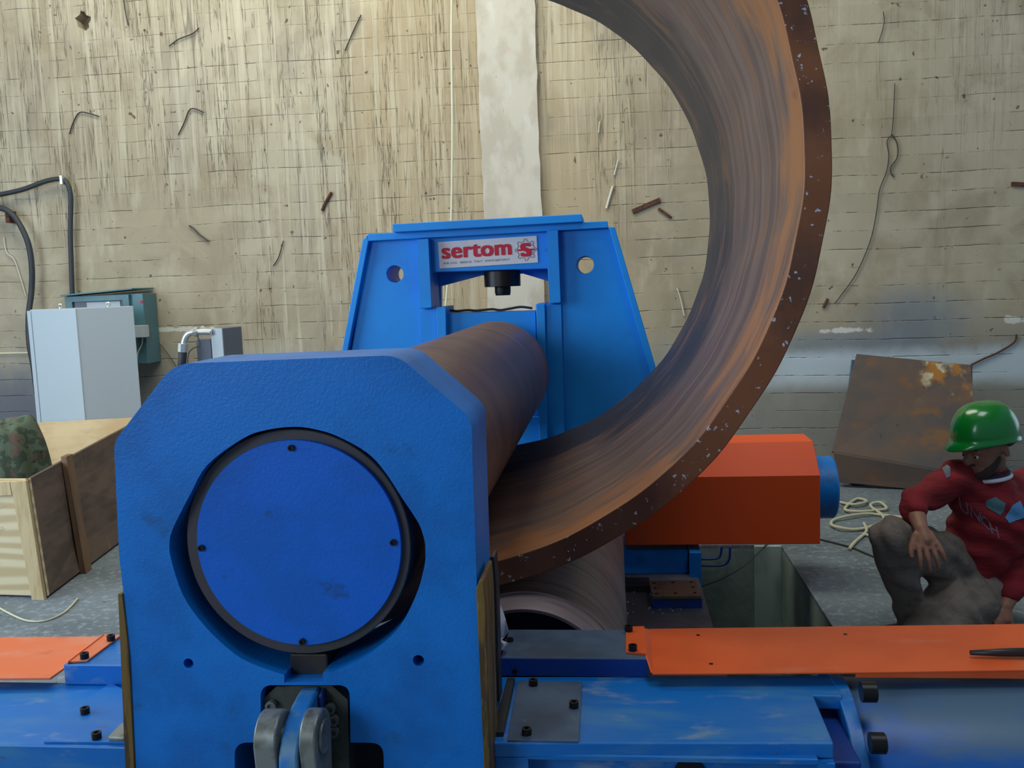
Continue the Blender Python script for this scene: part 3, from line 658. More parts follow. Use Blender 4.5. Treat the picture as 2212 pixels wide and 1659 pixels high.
for k in range(60):
    a_, b_ = (random.gauss(1445,22), random.gauss(1306,7)) if k < 42 else (random.uniform(1345,1500), random.uniform(1240,1330))
    p = PZ(a_, b_, .094); r_ = random.uniform(.002,.005); bmesh.ops.create_cube(bm, size=1, matrix=Matrix.Translation(p)@Matrix.Rotation(random.random()*3,4,'Z')@Matrix.Diagonal((r_*2.2,r_,r_,1)))
for p in ((1508,1372),(1826,1370),(1536,1434)): bolt(oc_sheet, PZ(*p,sz0+.0002), bolt_mesh('hole',.005,.0006,'Z',BLACK_OX), 'bolt_hole')
tag(obj('metal_swarf', bm, CHROME), 'scattered bright metal chips on the oily machine base beside the drilled plate', 'swarf', kind='stuff')
HM = bolt_mesh('hole', .008, .0006, 'Z', BLACK_OX)
for p in ((1413,1259),(1453,1258),(1493,1257),(1415,1270),(1497,1268),(1418,1282),(1459,1281),(1501,1280)): bolt(pd, PZ(*p,.151), HM, 'bolt_hole')
obj('step_plate', B((-.1,4.36,.09),(.15,4.48,.125)), DARK_STEEL, mb, bev=.003)
pedx = PY(1515,1240,4.6).x
bm = bmesh.new(); box(bm, (.0,4.64,.09),(pedx-.06,4.95,PY(1430,1188,4.64).z)); 
obj('pedestal', bm, BLUE, mb, bev=.004)
obj('pedestal_post', B((pedx-.058,4.58,-.3),(pedx,4.95,PY(1500,1186,4.64).z)), BLUE, mb, bev=.004)
dg = thing('drive_guard', 'red-orange boxed drive guard with blue motor end behind the curved plate', 'machine guard', (.55,5.1,0))
y0, y1 = 4.62, 5.04
def ogx(a,b,Y=y0): return PY(a,b,Y)
A = ogx(1350,1181); Bp = ogx(1772,1172); Cp = ogx(1769,1027); D = ogx(1760,955)
xL, xR = A.x, Bp.x; z0, z1 = (A.z+Bp.z)/2, Cp.z
zT = PY(1755,955,y0+.07).z
prof = [(y0,z0),(y0,z1),(y0+.10,zT),(y1-.1,zT),(y1,z1),(y1,z0)]
bm = bmesh.new(); va = [bm.verts.new((xL,p[0],p[1])) for p in prof]; vb = []
for (p, dx) in zip(prof, (0,0,.012,.012,0,0)): vb.append(bm.verts.new((xR-dx*1.2, p[0], p[1])))
bm.faces.new(va); bm.faces.new(vb[::-1])
for i in range(6): bm.faces.new((va[i], va[(i+1)%6], vb[(i+1)%6], vb[i]))
obj('guard_shell', bm, ORANGE_CLEAN, dg, bev=.003)
mc = PY(1772,1052,4.82)
obj('motor_end', lathe([(xR-.03,.160),(xR+.095,.160),(xR+.105,.152),(xR+.105,.001)], (0,4.82,mc.z), 'X', 64), BLUE, dg, smooth='auto', bev=0)
# pipes and cable in the pit
for k, pts in enumerate((((1515,1208),(1545,1207),(1556,1200),(1559,1180)), ((1515,1222),(1560,1221),(1575,1208),(1577,1180)))):
    P_ = [PY(a,b,5.40) for a,b in pts]
    tag(obj('hydraulic_pipe', tube(catmull(P_,6), .007, 8), BLUE_DARK, smooth=True), ['thin bent blue pipe on the pit wall, inner of the pair', 'thin bent blue pipe on the pit wall, outer of the pair'][k], 'pipe', 'bent pipes on the pit wall')
P_ = [PY(a,b,Y) for a,b,Y in ((1515,1267,4.9),(1560,1250,5.0),(1610,1220,5.2),(1660,1172,5.46))]
tag(obj('cable', tube(catmull(P_,6), .004, 6), WIRE), 'thin black cable crossing the pit below the orange drive guard', 'cable')

# ------------------------------------------------------------------ plastic film
bm = bmesh.new(); pts = [(1071,1290),(1080,1305),(1092,1340),(1099,1362),(1090,1375),(1084,1380),(1097,1390),(1094,1402),(1077,1412)]
rows = []
for k,(a,b) in enumerate(pts):
    e = PY(a,b,2.16+.01*math.sin(k*2)); s_ = PY(1071,b,2.12); rows.append([bm.verts.new(s_.lerp(e,t)+Vector((0,.012*math.sin(t*7+k),0))) for t in (0,.25,.5,.75,1)])
for k in range(len(rows)-1):
    for j in range(4): bm.faces.new((rows[k][j],rows[k][j+1],rows[k+1][j+1],rows[k+1][j]))
o = obj('plastic_bag', bm, PLASTIC, smooth=True); sm = o.modifiers.new('s','SOLIDIFY'); sm.thickness = .0015
tag(o, 'crumpled clear plastic film hanging behind the right edge of the near housing', 'plastic film')

# ------------------------------------------------------------------ crate
cr = thing('wooden_crate', 'open plywood packing crate standing on the floor at left', 'crate', (-3.7,5.4,0))
n0b, n0t = PZ(103,1293,0.0), PZ(62,1035,.654)
f0b, f0t = Vector((n0b.x-.32, 6.42, 0)), Vector((n0t.x-.42, 6.55, PY(285,902,6.55).z))
f0b.x = n0b.x-.30
lx_ = -4.75
n1b, n1t = Vector((lx_,4.66,0)), Vector((lx_,4.62,.654)); f1b, f1t = Vector((lx_,6.45,0)), Vector((lx_,6.62,PY(-60,920,6.6).z))
def panel(name, a, b, c, d, t, mat, bev=.002, parent=cr):
    """a,b bottom; c,d top (above b, above a); thickness vector t"""
    bm = bmesh.new(); t = Vector(t); hull8(bm, [a, b, b+t, a+t, d, c, c+t, d+t]); return obj(name, bm, mat, parent, bev=bev)
up = Vector((0,0,.012))
panel('side_panel', n0b+up, f0b+up, f0t, n0t, (-.02,0,0), WOOD_DARK)
panel('end_panel', n1b+up, n0b+up, n0t, n1t, (0,.02,0), WOOD)
panel('back_panel', f1b+up, f0b+up, f0t, f1t, (0,.02,0), WOOD_PALE)
panel('side_panel', n1b+up, f1b+up, f1t, n1t, (.02,0,0), WOOD_DARK)
# trims on the end panel
def on_end(px_, py_, Y=None):
    # point on the (nearly y-constant) end panel
    t = ray(px_, py_); n = (n0b-n1b).cross(Vector((0,0,1))); k = (n0b-EYE).dot(n)/t.dot(n); return EYE+t*k
ft = Vector((0,-.025,0))
def endtrim(name, quad, mat):
    q = [on_end(*p)+Vector((0,-.001,0)) for p in quad]; return obj(name, slab(q, ft), mat, cr, bev=.002)
endtrim('corner_post', [(75,1293),(102,1294),(62,1036),(28,1038)], WOOD_TRIM)
endtrim('top_rail', [(-260,1076),(32,1068),(27,1038),(-260,1045)], WOOD_TRIM)
# batten half way along the side
s0b, s0t = n0b.lerp(f0b,.17)-Vector((0,0,0)), n0t.lerp(f0t,.19)
s0b = n0b.lerp(f0b,.22); s0t = n0t.lerp(f0t,.215)
d_ = (f0b-n0b).normalized()*.09
bm = bmesh.new(); ex = Vector((.035,0,0)); hull8(bm, [s0b, s0b+ex, s0b+ex+d_, s0b+d_, s0t+Vector((0,0,.03)), s0t+ex+Vector((0,0,.03)), s0t+ex+d_+Vector((0,0,.03)), s0t+d_+Vector((0,0,.03))])
obj('side_batten', bm, WOOD_BAT, cr, bev=.002)

obj('floor_board', slab([n1b+up, n0b+up-Vector((.02,-.02,0)), f0b+up-Vector((.02,0,0)), f1b+up], Vector((0,0,.02))), WOOD_DARK, cr)
# camouflage cloth draped in the crate
# a heap with steep hanging folds: heightfield skirt around a ridge line
bm = bmesh.new(); NR, NS = 26, 96; cp = PY(22,960,5.25); rows = []
topz = PY(50,914,5.25).z
for k in range(NR+1):
    t = k/NR; row = []
    for i in range(NS):
        a = 2*PI*i/NS
        fold = math.sin(a*7+1.5*math.sin(a*2)+1.2*t)*.5+math.sin(a*13+2*t)*.25
        rad = (.05+.30*t**.36)*(1+.16*fold*t+.18*math.cos(a*2))
        z_ = topz - .50*t**2.6 + .035*noise.noise(Vector((math.cos(a)*2,math.sin(a)*2,t*3)))+.03*math.cos(a-.6)*(1-t)
        row.append(bm.verts.new((cp.x-.06+rad*math.cos(a)*.72, cp.y+rad*math.sin(a)*.8, z_+.03*fold*(1-t)*t*4)))
    rows.append(row)
for k in range(NR):
    for i in range(NS): bm.faces.new((rows[k][i],rows[k][(i+1)%NS],rows[k+1][(i+1)%NS],rows[k+1][i]))
bm.faces.new(rows[0])
tag(obj('camouflage_jacket', bm, CAMO, smooth=True), 'crumpled green camouflage jacket heaped inside the wooden crate', 'clothing')
bm = tube(catmull([PZ(a,b,.006) for a,b in ((-20,1302),(20,1325),(60,1341),(100,1340),(140,1322),(168,1293))],6), .005, 6)
tag(obj('wire', bm, CREAM_ROPE), 'loose pale wire curved on the floor in front of the crate', 'wire')

# ------------------------------------------------------------------ electrical gear
ec = thing('electrical_cabinet', 'tall light grey electrical cabinet standing behind the wooden crate', 'cabinet', (PY(165,665,6.85).x, 7.0, 0))
def corner_box(pxs, ztop, ycorner, yl, yr, z0=0):
    cn = PY(pxs[1], 700, ycorner); lf = PY(pxs[0], 700, yl); rt = PY(pxs[2], 700, yr)
    cn, lf, rt = [Vector((p.x,p.y,z0)) for p in (cn,lf,rt)]; bk = lf+rt-cn; return cn, lf, rt, bk
cn, lf, rt, bk = corner_box((67,168,291), 0, 6.78, 6.98, 7.04)
zt = PY(165,666,6.78).z
bm = slab([cn, rt, bk, lf], Vector((0,0,zt))); body = obj('cabinet_body', bm, CAB_SIDE, ec, bev=.004)
nrm_ = (cn-lf).cross(Vector((0,0,1))).normalized(); 
dd = nrm_*.012
door = slab([lf.lerp(cn,.06)+Vector((0,0,.05)), cn+Vector((0,0,.05)), cn+Vector((0,0,zt-.004)), lf.lerp(cn,.06)+Vector((0,0,zt-.004))], dd)
obj('door', door, CAB_LIGHT, ec, bev=.002)
obj('hinge_strip', slab([lf-(cn-lf)*.04+Vector((0,0,.03)), lf.lerp(cn,.035)+Vector((0,0,.03)), lf.lerp(cn,.035)+Vector((0,0,zt-.01)), lf-(cn-lf)*.04+Vector((0,0,zt-.01))], dd), CAB_LIGHT, ec, bev=.002)
for t in (.62,):
    e = lf.lerp(cn,t)+Vector((0,.03,zt)); obj('lifting_eye', tube([e+Vector((.0+.013*math.cos(k),0,.02+.018*math.sin(k))) for k in [i*PI/5 for i in range(10)]], .005, 6, closed=True), CHROME, ec)
e = cn.lerp(rt,.52)+Vector((0,.03,zt)); obj('lifting_eye', tube([e+Vector((.0+.013*math.cos(k),0,.02+.018*math.sin(k))) for k in [i*PI/5 for i in range(10)]], .005, 6, closed=True), CHROME, ec)
jb = thing('junction_box', 'teal electrical box with a window, fixed on the wall behind the cabinet', 'electrical box', (PY(225,650,7.45).x, 7.5, PY(225,780,7.45).z))
xa, xb, xc = PY(143,650,7.35).x, PY(281,650,7.35).x, PY(303,650,7.35).x
zt, zb = PY(220,637,7.35).z, PY(306,786,7.35).z
wz0, wz1, wx0, wx1 = PY(200,672,7.35).z, PY(200,651,7.35).z, PY(159,660,7.35).x, PY(268,660,7.35).x
obj('box_body', B((xa,7.36,zb),(xc+.02,7.59,zt)), TEAL, jb, bev=.004)
fr = prism([(xa,zb+.02),(xb,zb+.02),(xb,zt-.005),(xa,zt-.005)], [[(wx0,wz0-.25),(wx1,wz0-.25),(wx1,wz1),(wx0,wz1)]], 7.33, 7.36)
obj('door_frame', fr, TEAL, jb, bev=.002)
obj('window_contents', B((wx0+.12,7.345,wz0-.2),(wx1-.03,7.36,wz1-.008)), CAB_SIDE, jb)
obj('window_back', B((wx0,7.352,wz0-.25),(wx1,7.36,wz1)), CAB_DARK, jb)
obj('lid', slab([Vector((xa-.02,7.30,zt)), Vector((xb+.04,7.32,zt+.035)), Vector((xb+.09,7.59,zt+.035)), Vector((xa-.02,7.59,zt))], Vector((0,0,.012))), TEAL, jb, bev=.002)
obj('red_lamp', lathe([(-.006,.011),(0,.011)], (xc+.005,7.36,PY(297,652,7.35).z), 'Y', 16), RED, jb)
a, b = PY(290,703,7.33), PY(320,728,7.33)
sk = tag(obj('socket_box', B((a.x,7.27,b.z),(b.x,7.355,a.z)), CAB_SIDE, bev=.004), 'small light grey socket box beside the teal wall box', 'socket')
tag(obj('cable', tube(catmull([PY(a,b,7.32) for a,b in ((308,728),(306,745),(297,765),(296,790))],5), .005, 6), CREAM_ROPE), 'short beige cable dropping from the small grey socket box', 'cable')
tag(obj('cable', tube(catmull([PY(a,b,7.58) for a,b in ((318,712),(345,742),(372,778),(385,800))],5), .003, 6), WIRE), 'thin dark wire sloping down the wall from the grey socket box', 'cable')
tag(obj('cable', tube(catmull([PY(a,b,7.54) for a,b in ((-60,428),(0,420),(50,409),(100,391),(133,387),(147,400),(153,430),(152,500),(154,570),(156,628),(157,645))],6), .021, 10), BLACK_RUB, smooth=True), 'thick black cable clipped to the wall and dropping into the teal box', 'cable')
tag(obj('cable', tube(catmull([PY(a,b,Y) for a,b,Y in ((-60,438,7.5),(0,449,7.5),(25,462,7.5),(45,489,7.5),(62,530,7.5),(69,580,7.5),(68,630,7.5),(62,680,7.45),(63,740,7.4),(72,790,7.4),(80,850,7.4))],6), .024, 10), BLACK_RUB, smooth=True), 'thick black cable curving down the wall left of the grey cabinet', 'cable')
p = PY(134,387,7.52); tag(obj('cable_clip', B((p.x-.012,7.50,p.z-.045),(p.x+.012,7.60,p.z+.03)), CHROME, bev=.003), 'small bright clip holding the upper black cable to the wall', 'clip')
tag(obj('steel_hook', B((PY(11,470,7.5).x,7.50,PY(16,481,7.5).z),(PY(20,470,7.5).x,7.62,PY(16,455,7.5).z)), RUST_WALL, bev=.003), 'rusty steel stub in the wall under the left black cable', 'hook')

hu = thing('hydraulic_unit', 'grey hydraulic control box with a bright elbow pipe, behind the near housing', 'hydraulic unit', (PY(488,740,5.9).x, 6.0, 0))
cn, lf, rt, bk = corner_box((456,480,521), 0, 5.9, 5.95, 6.12)
zt = PY(485,709,5.9).z
obj('box_body', slab([cn, rt, bk, lf], Vector((0,0,zt))), CAB_DARK, hu, bev=.003)
n_ = (cn-lf).cross(Vector((0,0,1))).normalized()*.008
obj('front_panel', slab([lf, cn, cn+Vector((0,0,zt)), lf+Vector((0,0,zt))], n_), CAB_SIDE, hu, bev=.001)
a, b = PY(423,733,6.0), PY(456,790,6.0)
obj('valve_block', slab([Vector((a.x,6.0,0)), Vector((b.x+.01,6.0,0)), Vector((b.x+.01,6.12,0)), Vector((a.x,6.12,0))], Vector((0,0,a.z))), CAB_DARK, hu, bev=.003)
pts = [PY(a,b,5.92) for a,b in ((458,717),(430,717),(412,719),(402,727),(397,742),(396,757))]
eb = obj('elbow_pipe', tube(catmull(pts,6), .021, 12), CHROME, hu, smooth=True)
a_, b_ = PY(396,742,5.92), PY(395,760,5.92); obj('pipe_nut', tube([a_, b_], .034, 8), CHROME, eb)
a_, b_ = PY(420,717,5.92), PY(428,717,5.92); obj('pipe_nut', tube([a_, b_], .032, 8), CHROME, eb)
obj('hose', tube(catmull([PY(395,760,5.92), PY(393,785,5.92), PY(388,820,5.95)],5), .028, 10), BLACK_RUB, hu, smooth=True)
tag(obj('cable', tube(catmull([PY(a,b,5.85) for a,b in ((425,722),(432,745),(418,752),(407,765),(405,800))],5), .004, 6), WIRE), 'thin black wire hanging by the elbow pipe', 'cable')

# ------------------------------------------------------------------ things on the wall
tag(obj('hanging_cord', tube(catmull([PY(a,b,7.45) for a,b in ((976,-60),(975,100),(977,250),(976,400),(973,520),(966,620),(962,670),(958,760))],6), .0085, 8), WHITE_CORD, smooth=True), 'thin white cord hanging down in front of the wall', 'cord')
def wall_bar(a, b, r, label, name='iron_stub', cat='iron stub', Y=WY-.02, out=.0, mat=RUST_WALL):
    p, q = PY(*a,Y), PY(*b,Y-out); d = (q-p).normalized(); s = Vector((-d.z,0,d.x))*r
    return tag(obj(name, slab([p-s,q-s,q+s,p+s], Vector((0,.025,0))), mat, bev=.002), label, cat)
wall_bar((1366,457),(1426,431), .018, 'rusty flat iron strip fixed slanting on the wall inside the arc')
wall_bar((1422,450),(1450,470), .010, 'short thin rusty iron rod below the slanting iron strip')
wall_bar((2186,397),(2225,399), .016, 'rusty iron stub at the far right of the wall')
PAINTW = pbr('old_white_paint', srgb(214,208,194), rough=.9)
def wallwire(pts, r, label, mat=WIRE, n=6, name='tie_wire', cat='wire'): return tag(obj(name, tube(catmull([PY(a,b,WY-.015) for a,b in pts],5), r*(.75 if mat is WIRE else .6 if name == 'paint_mark' else 1), n), mat), label, cat)
wallwire([(150,290),(158,265),(172,243),(195,246),(214,252)], .007, 'bent rusty tie wire on the upper left wall')
wallwire([(385,292),(398,265),(412,235),(440,243)], .007, 'bent rusty tie wire right of the first one on the upper left wall')
wallwire([(745,110),(762,70),(780,32)], .007, 'straight dark tie wire high on the wall above the far housing')
wallwire([(365,100),(385,85),(415,73),(430,60)], .006, 'curled tie wire near the top left of the wall')
wallwire([(695,455),(706,432),(716,415)], .012, 'short thick stub leaning on the wall left of the far housing', RUST_WALL)
wallwire([(408,487),(420,496),(432,508),(452,522)], .008, 'twisted dark wire end in the middle of the left wall')
wallwire([(590,575),(602,555),(612,520)], .006, 'thin wire end low on the wall left of the far housing')
wallwire([(265,-20),(270,20),(277,55)], .006, 'thin dark wire at the top edge of the left wall')
wallwire([(1933,180),(1930,250),(1926,290)], .004, 'very thin straight wire above the wire loop on the right wall')
wallwire([(1928,290),(1916,305),(1920,335),(1915,370),(1900,410),(1893,460),(1880,520),(1850,590),(1815,640),(1803,655)], .0055, 'long thin dark wire trailing down the right wall')
wallwire([(1926,290),(1938,310),(1938,340),(1925,360),(1925,375),(1932,382)], .006, 'small dark wire loop on the right wall')
wallwire([(1897,93),(1905,70),(1910,45),(1908,25)], .004, 'short thin wire high on the right wall')
wallwire([(2095,790),(2125,775),(2155,762),(2190,740),(2196,722)], .008, 'branching rusty wire on the wall above the leaning plate', RUST_WALL)
wallwire([(1778,665),(1783,655),(1788,645)], .010, 'tiny rusty nail beside the curved plate on the right wall', RUST_WALL)
wallwire([(1335,345),(1331,362),(1327,378)], .010, 'white paint run on the wall inside the arc', PAINTW, name='paint_mark', cat='paint mark')
wallwire([(1295,262),(1294,275),(1293,286)], .008, 'short white paint dab on the wall inside the arc', PAINTW, name='paint_mark', cat='paint mark')
wallwire([(1324,402),(1317,425),(1310,450)], .018, 'broad white paint smear below the white run inside the arc', PAINTW, name='paint_mark', cat='paint mark')
wallwire([(1462,622),(1470,645),(1478,682)], .010, 'slanting white paint streak between far housing and curved plate', PAINTW, name='paint_mark', cat='paint mark')
wallwire([(8,512),(14,545),(30,560),(44,600),(56,640)], .008, 'crooked white crack filler line at the left edge of the wall', PAINTW, name='paint_mark', cat='paint mark')
wallwire([(-40,764),(20,763),(66,762)], .007, 'thin white wire running level at the left edge of the wall', WHITE_CORD)

# ------------------------------------------------------------------ leaning plates
def leaning(pb, pt, thick, label, mat=OLD_PLATE):
    bm = bmesh.new(); a,b = pb; d,c = pt; n = (b-a).cross(d-a).normalized()
    if n.y < 0: n = -n
    hull8(bm, [a,b,b+n*thick,a+n*thick,d,c,c+n*thick,d+n*thick]); return tag(obj('steel_plate', bm, mat, bev=.004), label, 'steel plate')
zf_ = .10
leaning((Vector((PY(1797,975,6.98).x,6.98,PY(1797,975,6.98).z)), PY(2110,1028,6.75)), (PY(1850,764,7.38), PY(2098,788,7.28)), .03, 'rusty brown steel plate leaning against the wall behind the worker')
leaning((PY(1812,1042,6.92), PY(2150,1075,6.70)), (PY(1800,978,6.93), PY(2150,1036,6.71)), .06, 'low rusty plate lying under the leaning plate behind the worker')
leaning((Vector((PY(1812,900,7.44).x,7.44,.0)), Vector((PY(1960,900,7.44).x,7.44,.0))), (PY(1841,777,7.52), PY(1960,785,7.52)), .03, 'pale bluish sheet edge showing left of the rusty leaning plate', STEEL_BLUE)
leaning((Vector((PY(2085,900,7.40).x,7.40,0)), Vector((PY(2101,900,7.40).x,7.40,0))), (PY(2086,788,7.45), PY(2101,790,7.45)), .03, 'narrow rusty strip at the right edge of the leaning plate', RUST_WALL)
tag(obj('timber_bearer', B((1.74,6.98,0),(1.84,7.3,.05)), BLACK_RUB), 'dark timber bearer on the floor under the left end of the rusty plates', 'timber')
tag(obj('timber_bearer', B((2.25,6.78,0),(2.35,7.2,.04)), BLACK_RUB), 'dark timber bearer on the floor under the plates behind the helmet', 'timber')

# ------------------------------------------------------------------ rope heap
pts = []
def G(a,b,z=.012): return PZ(a,b,z)
loop = [(1815,1085),(1845,1090),(1872,1083),(1850,1078),(1825,1100),(1860,1105),(1895,1102),(1915,1098),(1900,1085),(1880,1092),(1905,1112),(1907,1125),(1880,1138),(1845,1144),(1815,1140),(1797,1134),(1800,1124),(1830,1115),(1870,1110),(1900,1112),(1950,1118)]
tag(obj('rope', tube(catmull([G(a,b,.012+.012*math.sin(i)**2) for i,(a,b) in enumerate(loop)],6), .010, 8), CREAM_ROPE, smooth=True), 'tangled pale rope heap on the floor beside the blue motor end', 'rope')
loop = [(1866,1130),(1872,1145),(1862,1158),(1845,1172),(1835,1186),(1848,1170),(1868,1155),(1890,1163)]
tag(obj('rope', tube(catmull([G(a,b,.012) for a,b in loop],6), .009, 8), CREAM_ROPE, smooth=True), 'short forked rope end on the floor in front of the rope heap', 'rope')
tag(obj('cable', tube(catmull([G(a,b,.007) for a,b in ((1772,1165),(1800,1172),(1838,1182),(1870,1195),(1905,1210))],6), .006, 6), WIRE), 'thin black cable across the floor from the drive guard to the worker', 'cable')

# ------------------------------------------------------------------ worker
def capsules(chains, voxel, smooth_it=6):
    """chains of (point, radius); returns a baked single continuous surface"""
    bm = bmesh.new()
    for ch in chains:
        pts = [c[0] for c in ch]; rs = [c[1] for c in ch]
        P, Rr = [], []
        cm = catmull([(p.x,p.y,p.z) for p in pts], 5) if len(pts) > 1 else pts
        cr_ = catmull([(r,0,0) for r in rs], 5) if len(pts) > 1 else [Vector((rs[0],0,0))]
        if len(pts) > 1: tube(cm, [max(.004,v.x) for v in cr_], 20, bm)
        for p, r in ((pts[0], rs[0]), (pts[-1], rs[-1])):
            bmesh.ops.create_icosphere(bm, subdivisions=3, radius=r, matrix=Matrix.Translation(p))
    me = bpy.data.meshes.new('tmp'); bm.to_mesh(me); bm.free()
    o = bpy.data.objects.new('tmp', me); C.objects.link(o)
    r = o.modifiers.new('r','REMESH'); r.mode = 'VOXEL'; r.voxel_size = voxel
    s = o.modifiers.new('s','SMOOTH'); s.iterations = smooth_it; s.factor = .6
    bpy.context.view_layer.update()
    out = bpy.data.meshes.new_from_object(o.evaluated_get(bpy.context.evaluated_depsgraph_get()))
    bpy.data.objects.remove(o); return out
def meobj(name, me, mat, parent, disp=None):
    me.name = name; me.materials.clear(); me.materials.append(mat)
    for p in me.polygons: p.use_smooth = True
    if disp:
        for v in me.vertices: v.co += v.normal*disp(v.co)
    o = bpy.data.objects.new(name, me); link(o, parent, (0,0,0)); return o
wk = thing('person', 'worker in red sweater and green helmet crouching on the floor at right', 'person', (1.5,4.0,0))
V = PY
hd = V(2130,962,4.02)                     # head centre
fdir = Vector((-.86,-.42,-.28)).normalized()   # facing left, a little to the camera and down
side = fdir.cross(Vector((0,0,1))).normalized(); upv = side.cross(fdir).normalized()
shR = V(2062,1035,4.00); shL = V(2214,1052,4.18)
elR = V(1972,1088,3.86); wrR = V(1990,1142,3.72)
elL = V(2232,1190,4.08); wrL = V(2172,1310,3.95); hdL = V(2168,1375,3.90)
hip = V(2105,1215,4.18); hipR = V(2075,1225,4.12); hipL = V(2140,1240,4.18)
knR = V(1925,1158,3.78); anR = V(1975,1352,3.98)
knL = Vector((V(1988,1360,3.75).x, 3.75, .075)); 
anL = Vector((V(2150,1330,4.15).x, 4.25, .06))
neck = hd + Vector((.032,.03,-.105))
chest = V(2130,1120,4.06)
# body: head, neck, forearms, hands
H_ = lambda f,s,u: hd + fdir*f + side*s + upv*u
chains = [
 [(H_(-.015,0,.035),.092),(H_(.02,0,.02),.086)], [(H_(.035,0,-.03),.070),(H_(.055,0,-.065),.052)],
 [(H_(.075,0,-.085),.034),(H_(.07,0,-.075),.036)], [(H_(.04,.028,-.07),.040),(H_(.04,-.028,-.07),.040)],
 [(H_(.098,0,-.002),.014),(H_(.116,0,-.026),.017),(H_(.108,0,-.036),.015)],   # nose
 [(H_(.094,.012,-.055),.012),(H_(.094,-.012,-.055),.012)],                       # mouth
 [(H_(.082,.035,.012),.018),(H_(.082,-.035,.012),.018)],                         # brow
 [(H_(-.01,.083,.0),.016),(H_(-.012,.088,-.03),.012)], [(H_(-.01,-.083,.0),.016),(H_(-.012,-.088,-.03),.012)], # ears
 [(H_(-.01,0,-.06),.06),(neck,.058),(neck+Vector((.01,.01,-.05)),.062)],
 [(neck+Vector((.01,.01,-.05)),.06),(chest,.08)], [(chest+Vector((0,.04,0)),.07),(shR,.045),(elR.lerp(shR,.5),.035),(elR,.038),(elR.lerp(wrR,.4),.036),(wrR,.026)],
 [(chest+Vector((0,.04,0)),.07),(shL,.04),(elL,.038),(elL.lerp(wrL,.5),.036),(wrL,.028)]]
def hand(w, d, palmn, curl=.5, sgn=1):
    d = d.normalized(); s = d.cross(palmn).normalized()*sgn; n_ = s.cross(d).normalized()*sgn
    ch = [[(w,.025),(w+d*.05,.026)], [(w+d*.03+s*.018,.020),(w+d*.072+s*.026,.015)], [(w+d*.03-s*.018,.020),(w+d*.072-s*.026,.015)]]
    for k,(o_,L_) in enumerate(((.038,.080),(.0130,.092),(-.0120,.086),(-.036,.066))):
        b = w+d*.078+s*o_; d0 = d; d = (d+s*o_*5).normalized(); m1 = b+(d*math.cos(curl*.6)-n_*math.sin(curl*.6))*L_*.45; m2 = m1+(d*math.cos(curl*1.6)-n_*math.sin(curl*1.6))*L_*.32
        m3 = m2+(d*math.cos(curl*2.4)-n_*math.sin(curl*2.4))*L_*.25
        ch.append([(b-d*.015,.0110),(b,.0106),(m1,.0098),(m2,.009),(m3,.008)]); d = d0
    t0 = w+d*.02+s*.028; ch.append([(t0,.014),(t0+d*.030+s*.024-n_*.006,.0125),(t0+d*.058+s*.038-n_*.012,.0115),(t0+d*.078+s*.042-n_*.018,.0095)])
    return ch
dR = Vector((.10,-.03,-.75)).normalized()
chains += hand(wrR, (V(2010,1190,3.66)-wrR), Vector((0,-1,.2)), .35)
chains += hand(wrL, (hdL-wrL), Vector((.3,-1,0)), .35)
body = meobj('body', capsules(chains, .0046, 2), SKIN, wk)
# sweater: torso and sleeves
belly = V(2095,1200,4.10)
chains = [
 [(neck+Vector((.005,.005,-.045)),.078),(chest+Vector((.02,0,.05)),.135)],
 [(shR+Vector((.03,.03,-.01)),.080),(chest+Vector((.02,.02,0)),.145),(belly+Vector((.02,0,0)),.138),(hip+Vector((.02,0,.02)),.145)],
 [(shL+Vector((-.03,0,-.01)),.085),(chest+Vector((.05,.03,0)),.165),(belly+Vector((.05,.05,0)),.15)],
 [(shR,.078),(shR.lerp(elR,.5),.066),(elR,.056),(elR.lerp(wrR,.35),.050)],
 [(shL,.082),(shL.lerp(elL,.5),.070),(elL,.062),(elL.lerp(wrL,.45),.052),(elL.lerp(wrL,.78),.046)]]
fold = lambda c: .006*math.sin(c.z*70+c.x*25+4*noise.noise(c*7)) + .010*noise.noise(c*9)
sw = meobj('sweater', capsules(chains, .011, 8), SWEATER, wk, fold)
# collar
cc_ = neck+Vector((-.005,-.005,-.035)); rg = []
for k in range(24):
    a = 2*PI*k/24; rg.append(cc_+Vector((math.cos(a)*.080, math.sin(a)*.078, .012*math.cos(a))))
co = obj('collar', tube(rg, .009, 8, closed=True), WHITE, sw, smooth=True, label='white collar band')
rg2 = [p+Vector((0,0,.014))+(cc_-p)*.10 for p in rg]; obj('collar', tube(rg2, .008, 8, closed=True), NAVY, sw, smooth=True, label='navy inner collar band')
# trousers
chains = [
 [(hipR,.135),(hipL,.135)],
 [(hipR,.125),(hipR.lerp(knR,.5),.105),(knR,.082)],
 [(knR,.082),(knR.lerp(anR,.35),.080),(knR.lerp(anR,.8),.064),(anR,.066)],
 [(hipL,.125),(hipL.lerp(knL,.5),.135),(knL+Vector((0,0,.02)),.085)],
 [(knL+Vector((0,0,.02)),.082),(knL.lerp(anL,.4)+Vector((0,0,.02)),.075),(anL+Vector((0,0,.02)),.055)]]
tf = lambda c: .008*math.sin(c.z*38+c.x*45+5*noise.noise(c*6)) + .012*noise.noise(c*8+Vector((4,4,4)))
meobj('trousers', capsules(chains, .012, 8), TROUSER, wk, tf)
bt_ = anR.copy(); bt_.z = .045
for nm, c_, d__ in (('boot', bt_, Vector((-1,-.25,0))), ('boot', Vector((anL.x+.03, anL.y+.06, .06)), Vector((.3,.8,-.1)))):
    d__.normalize(); meobj(nm, capsules([[(c_-d__*.06,.048),(c_+d__*.08,.044),(c_+d__*.18,.034)],[(c_,.05),(c_+Vector((0,0,.07)),.052)]], .01, 4), BOOT, wk)
